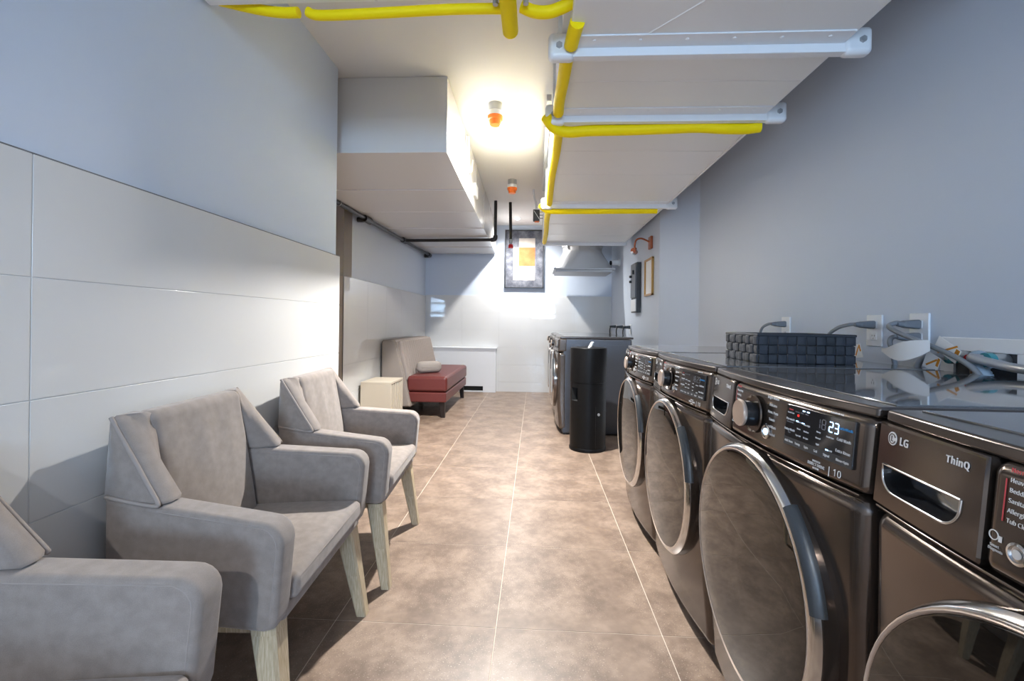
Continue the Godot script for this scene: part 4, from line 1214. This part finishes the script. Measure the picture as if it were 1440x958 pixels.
func right_wall_things() -> void:
	# wipes bin
	var t := thing("wipes_bin", "tall black cylindrical wipes dispenser bin with a white wipe on top", "bin", V(0.478, 0, 4.055))
	var R := 0.158
	part(t, "base_ring", lathe_mesh([Vector2(0, 0.0), Vector2(R + 0.004, 0.0), Vector2(R + 0.006, 0.02), Vector2(R, 0.03)], 48), M.bin)
	# shell with a real opening on its left front
	part(t, "lower_shell", bin_shell(R, 0.025, 0.60, -1.25, -0.72, 0.44, 0.555), M.bin)
	part(t, "opening_lining", bin_lining(R, -1.25, -0.72, 0.44, 0.555), M.black_matte)
	part(t, "upper_shell", lathe_mesh([Vector2(R - 0.004, 0.595), Vector2(R + 0.003, 0.6), Vector2(R + 0.003, 0.895), Vector2(R - 0.002, 0.902), Vector2(R - 0.02, 0.905), Vector2(0, 0.9)], 48), M.bin)
	part(t, "lock", lathe_mesh([Vector2(0.012, 0.0), Vector2(0.012, 0.006), Vector2(0, 0.006)], 16), M.galv, Vector3(sin(0.5) * R, 0.33, cos(0.5) * R), Vector3(PI / 2, 0.5, 0))
	part(t, "door_seam", MB.new().tube([Vector3(sin(0.32) * (R + 0.0005), 0.04, cos(0.32) * (R + 0.0005)), Vector3(sin(0.32) * (R + 0.0005), 0.4, cos(0.32) * (R + 0.0005))], 0.0012, 5).mesh(), M.black)
	var wp := []
	for k in 6:
		var y := 0.9 + 0.011 * k
		wp.append([Vector3(-0.02 + 0.006 * k, y, 0.09 + 0.003 * sin(k * 1.2)), Vector3(0.0 + 0.006 * k, y + 0.004, 0.098 + 0.004 * sin(k * 1.7)), Vector3(0.016 + 0.005 * k, y, 0.085)])
	var wpb := []
	for row in wp: wpb.append([row[2], row[2] + Vector3(-0.015, 0, -0.012), row[0]])
	var all := []
	for k in 6: all.append(wp[k] + [wpb[k][1]])
	var wipe := part(t, "wipe", MB.new().loft(all).mesh(), M.paper)
	wipe.set_meta("label", "white wipe sticking out of the lid")
	# electrical panel
	var e := thing("electrical_panel", "grey electrical panel on the far right wall behind the machines", "electrical panel", V(RIGHT_FAR, 1.54, 5.36), -PI / 2)
	part(e, "back_box", MB.new().rbox(Vector3(0.28, 0.58, 0.05), 0.003, Vector3(0, 0, 0.025)).mesh(), M.panel_dark)
	part(e, "cover", MB.new().rbox(Vector3(0.25, 0.4, 0.016), 0.003, Vector3(0, 0.085, 0.056)).mesh(), M.panel_grey)
	part(e, "lower_cover", MB.new().rbox(Vector3(0.25, 0.14, 0.012), 0.003, Vector3(0, -0.205, 0.054)).mesh(), M.white_paint)
	part(e, "latch", MB.new().rbox(Vector3(0.03, 0.03, 0.03), 0.006, Vector3(-0.08, 0.14, 0.075)).mesh(), M.black)
	part(e, "latch", MB.new().rbox(Vector3(0.03, 0.03, 0.03), 0.006, Vector3(-0.08, 0.08, 0.075)).mesh(), M.black)
	part(e, "latch", MB.new().rbox(Vector3(0.02, 0.05, 0.02), 0.005, Vector3(0.04, 0.18, 0.072)).mesh(), M.black)
	# framed notice
	var n := thing("framed_notice", "small blank white notice in a gold frame under the copper lamp", "picture frame", V(RIGHT_FAR - 0.012, 1.61, 4.78), -PI / 2)
	for s in [-1, 1]:
		part(n, "frame", MB.new().rbox(Vector3(0.02, 0.39, 0.022), 0.002, Vector3(s * 0.15, 0, 0.011)).mesh(), M.gold)
		part(n, "frame", MB.new().rbox(Vector3(0.32, 0.02, 0.022), 0.002, Vector3(0, s * 0.185, 0.011)).mesh(), M.gold)
	part(n, "sheet", MB.new().rbox(Vector3(0.285, 0.36, 0.006), 0.0, Vector3(0, 0, 0.005)).mesh(), M.paper)
	# copper lamp
	var l := thing("picture_lamp", "copper gooseneck wall lamp above the framed notice", "wall lamp", V(RIGHT_FAR - 0.012, 1.96, 4.72))
	part(l, "wall_plate", MB.new().rbox(Vector3(0.025, 0.13, 0.1), 0.006, Vector3(-0.0125, 0, 0), 3).mesh(), M.copper)
	part(l, "arm", tube_mesh([Vector3(-0.01, 0, 0), Vector3(-0.05, 0.025, -0.01), Vector3(-0.1, 0.05, -0.03), Vector3(-0.145, 0.04, -0.05), Vector3(-0.16, -0.01, -0.06), Vector3(-0.16, -0.065, -0.06)], 0.009, 10), M.copper)
	part(l, "shade", MB.new().tube([Vector3(-0.2, -0.088, 0.05), Vector3(-0.165, -0.075, -0.06), Vector3(-0.13, -0.07, -0.17)], 0.026, 16).mesh(), M.copper)
	part(l, "knuckle", lathe_mesh([Vector2(0, -0.02), Vector2(0.02, -0.016), Vector2(0.02, 0.016), Vector2(0, 0.02)], 16), M.copper, Vector3(-0.16, -0.06, -0.06))
	part(l, "diffuser", MB.new().tube([Vector3(-0.21, -0.107, 0.045), Vector3(-0.178, -0.096, -0.06), Vector3(-0.145, -0.09, -0.16)], 0.012, 10).mesh(), M.white_plastic)
	# security camera
	var c := thing("security_camera", "small white security camera high on the far right wall", "camera", V(RIGHT_FAR, 2.0, 6.55), -PI / 2)
	part(c, "mount", lathe_mesh([Vector2(0, 0.0), Vector2(0.055, 0.0), Vector2(0.055, 0.02), Vector2(0.04, 0.03), Vector2(0, 0.03)], 24), M.white_plastic, Vector3.ZERO, Vector3(PI / 2, 0, 0))
	part(c, "body", MB.new().tube([Vector3(0, 0, 0.025), Vector3(0.03, -0.01, 0.13)], 0.042, 20).mesh(), M.white_plastic)
	part(c, "lens", MB.new().tube([Vector3(0.028, -0.01, 0.12), Vector3(0.034, -0.012, 0.138)], 0.032, 20).mesh(), M.black)
	# three outlets with black plugs behind the far row
	var where := [6.74, 6.2, 5.74]
	var say := ["nearest the painting wall", "in the middle of the black plug row", "nearest the electrical panel"]
	for k in 3:
		var p := V(RIGHT_FAR, 1.05, where[k])
		outlet("white outlet behind the far machines, " + say[k], p, "outlets behind the far machines", 0.12, 0.08)
		var q := p + Vector3(-0.011, 0.024, 0)
		plug_cord("black_plug_cord", "black plug with drooping cord, " + say[k], q, [q + Vector3(-0.085, -0.02, 0.01), q + Vector3(-0.09, -0.1, 0.02), q + Vector3(-0.06, -0.22, 0.04), q + Vector3(-0.04, -0.45, 0.05)], M.black, M.black, 0.008, "black plugs behind the far machines", 1.5)

func bin_shell(R: float, y0: float, y1: float, a0: float, a1: float, h0: float, h1: float) -> ArrayMesh:
	var mb := MB.new()
	var ys := [y0, h0, h1, y1]
	for band in 3:
		var rows := [[], []]
		var from := a1 if band == 1 else a0
		var to := a0 + TAU if band == 1 else a0 + TAU
		for k in 65:
			var a: float = lerp(from, to, k / 64.0)
			rows[0].append(Vector3(sin(a) * R, ys[band], cos(a) * R))
			rows[1].append(Vector3(sin(a) * R, ys[band + 1], cos(a) * R))
		mb.grid(rows)
	return mb.mesh()

func bin_lining(R: float, a0: float, a1: float, h0: float, h1: float) -> ArrayMesh:
	# pocket behind the opening: edges, floor, head and back
	var mb := MB.new()
	var p := func(a: float, r: float, y: float) -> Vector3: return Vector3(sin(a) * r, y, cos(a) * r)
	var r2 := R - 0.06
	for k in 6:
		var a: float = lerp(a0, a1, k / 6.0)
		var b: float = lerp(a0, a1, (k + 1) / 6.0)
		mb.quad(p.call(a, r2, h0), p.call(b, r2, h0), p.call(b, r2, h1), p.call(a, r2, h1))
		mb.quad(p.call(a, R, h0), p.call(b, R, h0), p.call(b, r2, h0), p.call(a, r2, h0))
		mb.quad(p.call(a, r2, h1), p.call(b, r2, h1), p.call(b, R, h1), p.call(a, R, h1))
	mb.quad(p.call(a0, R, h0), p.call(a0, r2, h0), p.call(a0, r2, h1), p.call(a0, R, h1))
	mb.quad(p.call(a1, r2, h0), p.call(a1, R, h0), p.call(a1, R, h1), p.call(a1, r2, h1))
	return mb.mesh()

# ---------------------------------------------------------------- basket, outlets, hoses and papers over the near row
func woven_wall(t: Node3D, a: Vector3, b: Vector3, nx: int, ny: int, h: float, seed_: int) -> void:
	var rng := RandomNumberGenerator.new()
	rng.seed = seed_
	var dir := (b - a)
	var w := dir.length() / nx
	var ang := atan2(-dir.z, dir.x)
	var cell := MB.new().rbox(Vector3(w * 1.02, h / ny * 0.96, 0.007), 0.003, Vector3.ZERO, 2, 4, func(p: Vector3) -> Vector3:
		return Vector3(p.x, p.y, p.z + 0.0035 * cos(p.x / w * PI))).mesh()
	var post := MB.new().rbox(Vector3(w * 0.9, h / ny * 1.02, 0.006), 0.0025, Vector3.ZERO, 2, 4, func(p: Vector3) -> Vector3:
		return Vector3(p.x, p.y, p.z + 0.003 * cos(p.y / (h / ny) * PI))).mesh()
	for j in ny:
		for i in nx:
			var over := (i + j) % 2 == 0
			var p := a + dir * ((i + 0.5) / nx) + Vector3(0, h / ny * (j + 0.5), 0)
			part(t, "strap", cell if over else post, M.strap[rng.randi_range(0, 2)], p + Basis(Vector3.UP, ang) * Vector3(0, 0, 0.002 if over else -0.001), Vector3(0, ang, rng.randf_range(-0.02, 0.02)))

func top_things() -> void:
	# basket on the third washer
	var t := thing("woven_basket", "black woven strap basket standing on the third washer's top", "basket", V(0.965, 0.9856, 1.79), deg_to_rad(-1.5))
	var hx := 0.163
	var hz := 0.14
	woven_wall(t, Vector3(-hx, 0, hz), Vector3(hx, 0, hz), 10, 3, 0.098, 1)
	woven_wall(t, Vector3(-hx, 0, -hz), Vector3(-hx, 0, hz), 9, 3, 0.098, 2)
	woven_wall(t, Vector3(hx, 0, hz), Vector3(hx, 0, -hz), 9, 3, 0.098, 3)
	woven_wall(t, Vector3(hx, 0, -hz), Vector3(-hx, 0, -hz), 10, 3, 0.098, 4)
	part(t, "bottom", MB.new().rbox(Vector3(hx * 2 - 0.006, 0.006, hz * 2 - 0.006), 0.002, Vector3(0, 0.004, 0)).mesh(), M.strap[0])
	for q in [[Vector3(0, 0.101, hz), Vector3(hx * 2 + 0.01, 0.009, 0.012)], [Vector3(0, 0.101, -hz), Vector3(hx * 2 + 0.01, 0.009, 0.012)], [Vector3(hx, 0.101, 0), Vector3(0.012, 0.009, hz * 2 + 0.01)], [Vector3(-hx, 0.101, 0), Vector3(0.012, 0.009, hz * 2 + 0.01)]]:
		part(t, "rim", MB.new().rbox(q[1], 0.003, q[0]).mesh(), M.strap[1])
	# outlets on the near wall
	outlet("white wall outlet half hidden behind the black basket", V(RIGHT, 1.105, 2.62), "outlets over the near machines", 0.13, 0.085)
	outlet("white wall outlet with one grey plug, right of the basket", V(RIGHT, 1.105, 1.955), "outlets over the near machines", 0.13, 0.085)
	outlet("white wall outlet holding two grey plugs, beside the hose box", V(RIGHT, 1.108, 1.735), "outlets over the near machines", 0.13, 0.085)
	var g := "grey plugs over the near machines"
	var p := V(RIGHT - 0.01, 1.129, 2.62)
	plug_cord("grey_plug_cord", "grey plug and cord dropping behind the black basket", p, [p + Vector3(-0.08, -0.0, -0.02), p + Vector3(-0.1, -0.03, -0.06), p + Vector3(-0.09, -0.1, -0.08), p + Vector3(-0.05, -0.3, -0.08)], M.grey_plug, M.grey_cord, 0.0075, g, 1.25)
	p = V(RIGHT - 0.01, 1.129, 1.955)
	plug_cord("grey_plug_cord", "grey plug whose cord arches left behind the basket", p, [p + Vector3(-0.08, 0.0, -0.02), p + Vector3(-0.1, -0.02, -0.08), p + Vector3(-0.1, -0.07, -0.14), p + Vector3(-0.08, -0.2, -0.17), p + Vector3(-0.05, -0.4, -0.17)], M.grey_plug, M.grey_cord, 0.0075, g, 1.25)
	p = V(RIGHT - 0.01, 1.132, 1.735)
	plug_cord("grey_plug_cord", "upper grey plug whose cord crosses the paper tags", p, [p + Vector3(-0.075, 0.004, -0.005), p + Vector3(-0.1, -0.01, -0.004), p + Vector3(-0.1, -0.035, 0.05), p + Vector3(-0.095, -0.07, 0.16), p + Vector3(-0.092, -0.12, 0.29), p + Vector3(-0.088, -0.18, 0.34), p + Vector3(-0.085, -0.3, 0.36)], M.grey_plug, M.grey_cord, 0.0085, g, 1.25)
	p = V(RIGHT - 0.01, 1.084, 1.735)
	plug_cord("grey_plug_cord", "lower grey plug with a tight loop of cord beside the hose box", p, [p + Vector3(-0.08, 0.0, -0.01), p + Vector3(-0.09, -0.02, -0.012), p + Vector3(-0.088, -0.06, 0.0), p + Vector3(-0.06, -0.2, 0.0)], M.grey_plug, M.grey_cord, 0.0085, g, 1.25)
	# washer supply box in the wall
	var b := thing("supply_box", "white wall box with water valves above the nearest machines", "supply box", V(RIGHT, 0.97, 1.49), -PI / 2)
	# local x towards the camera, z out of the wall
	part(b, "frame", MB.new().rbox(Vector3(0.3, 0.045, 0.012), 0.004, Vector3(0, 0.097, 0.006)).mesh(), M.white_plastic)
	part(b, "frame", MB.new().rbox(Vector3(0.3, 0.04, 0.012), 0.004, Vector3(0, -0.1, 0.006)).mesh(), M.white_plastic)
	for s in [-1, 1]:
		part(b, "frame", MB.new().rbox(Vector3(0.05, 0.1545, 0.0118), 0.001, Vector3(s * 0.125, -0.0028, 0.006)).mesh(), M.white_plastic)
	part(b, "back", MB.new().rbox(Vector3(0.21, 0.17, 0.004), 0.0, Vector3(0, 0, 0.002)).mesh(), M.panel_dark)
	for s in [-1, 1]:
		var vv := part(b, "valve", MB.new().tube([Vector3(s * 0.06, 0.055, 0.0), Vector3(s * 0.06, 0.055, 0.05)], 0.02, 14).mesh(), M.steel)
		part(vv, "handle", MB.new().tube([Vector3(s * 0.06, 0.055, 0.045), Vector3(s * 0.06, 0.055, 0.065)], 0.022, 12).mesh(), M.valve_blue)
	part(b, "brass_body", MB.new().tube([Vector3(-0.012, 0.06, 0.02), Vector3(-0.012, -0.06, 0.02)], 0.016, 12).mesh(), M.brass)
	part(b, "red_knob", MB.new().tube([Vector3(-0.012, 0.05, 0.02), Vector3(-0.012, 0.055, 0.05)], 0.012, 12).mesh(), M.red)
	# hoses
	single("supply_hose", "braided steel hose leaving the box's left valve", "hose", tube_mesh([V(1.352, 1.025, 1.55), V(1.34, 1.022, 1.6), V(1.335, 0.995, 1.64), V(1.345, 0.94, 1.66), V(1.36, 0.8, 1.67)], 0.011, 10), M.braid)
	single("supply_hose", "clear ribbed hose leaving the box's right valve towards the right edge", "hose", tube_mesh([V(1.35, 1.028, 1.43), V(1.33, 1.03, 1.44), V(1.35, 1.012, 1.36), V(1.352, 1.0, 1.25), V(1.355, 0.96, 1.1), V(1.36, 0.8, 1.0)], 0.013, 10), M.braid)
	var rs := []
	var path := smooth_path([V(1.405, 1.0, 1.47), V(1.385, 1.03, 1.475), V(1.362, 1.02, 1.465), V(1.362, 0.98, 1.44), V(1.37, 0.93, 1.42), V(1.38, 0.8, 1.41)], 10)
	for k in path.size(): rs.append(0.019 + (0.0025 if k % 2 == 0 else 0.0))
	single("drain_hose", "pale blue corrugated drain hose bending out of the supply box", "hose", MB.new().tube(path, 0.02, 12, true, rs).mesh(), M.drain)
	# papers
	var sheet := func(rows: Array) -> ArrayMesh:
		var back := []
		for r in rows:
			var q := []
			for v in r: q.append(v + Vector3(0.0012, 0, 0))
			back.append(q)
		var mb := MB.new().grid(rows, false, false, true).grid(back)
		return mb.mesh()
	var rows := []
	for j in 5:
		var row := []
		for i in 11:
			var u := i / 10.0
			var v := j / 4.0
			var wid: float = 0.003 + 0.062 * pow(sin(PI * clamp(u * 0.8, 0.0, 1.0)), 1.3)
			row.append(V(1.3 - 0.02 * sin(u * 3.0), 1.03 + 0.03 * u - 0.012 * sin(u * PI) + (v - 0.5) * wid + 0.012 * sin(v * 3.0), 1.76 - 0.21 * u))
		rows.append(row)
	var pt := thing("paper_tag", "white curled paper tag hanging over the grey cord", "tag", V(1.3, 1.03, 1.65))
	part(pt, "sheet", sheet.call(rows), M.paper, -pt.position)
	var tagger := func(label: String, at: Vector3, size: Vector2, tilt: float) -> void:
		var k := thing("printed_tag", label, "tag", at, -PI / 2)
		part(k, "card", MB.new().rbox(Vector3(size.x, size.y, 0.0015), 0.0005).mesh(), M.paper, Vector3.ZERO, Vector3(0.15, 0, tilt))
		part(k, "stripe", MB.new().rbox(Vector3(size.x * 0.9, 0.006, 0.0019), 0.0).mesh(), M.orange_print, Vector3.ZERO, Vector3(0.15, 0, tilt + 0.9))
		part(k, "stripe", MB.new().rbox(Vector3(size.x * 0.16, size.y * 0.5, 0.0021), 0.0).mesh(), M.orange_print, Basis.from_euler(Vector3(0.15, 0, tilt)) * Vector3(size.x * 0.38, size.y * 0.2, 0), Vector3(0.15, 0, tilt))
	tagger.call("printed tag with orange stripes right beside the basket", V(1.33, 1.02, 1.93), Vector2(0.05, 0.055), 0.15)
	tagger.call("printed tag with orange stripe under the curled paper", V(1.325, 1.005, 1.575), Vector2(0.055, 0.06), -0.5)
	tagger.call("white printed tag leaning behind the crossing grey cord", V(1.335, 1.05, 1.53), Vector2(0.085, 0.05), -0.6)
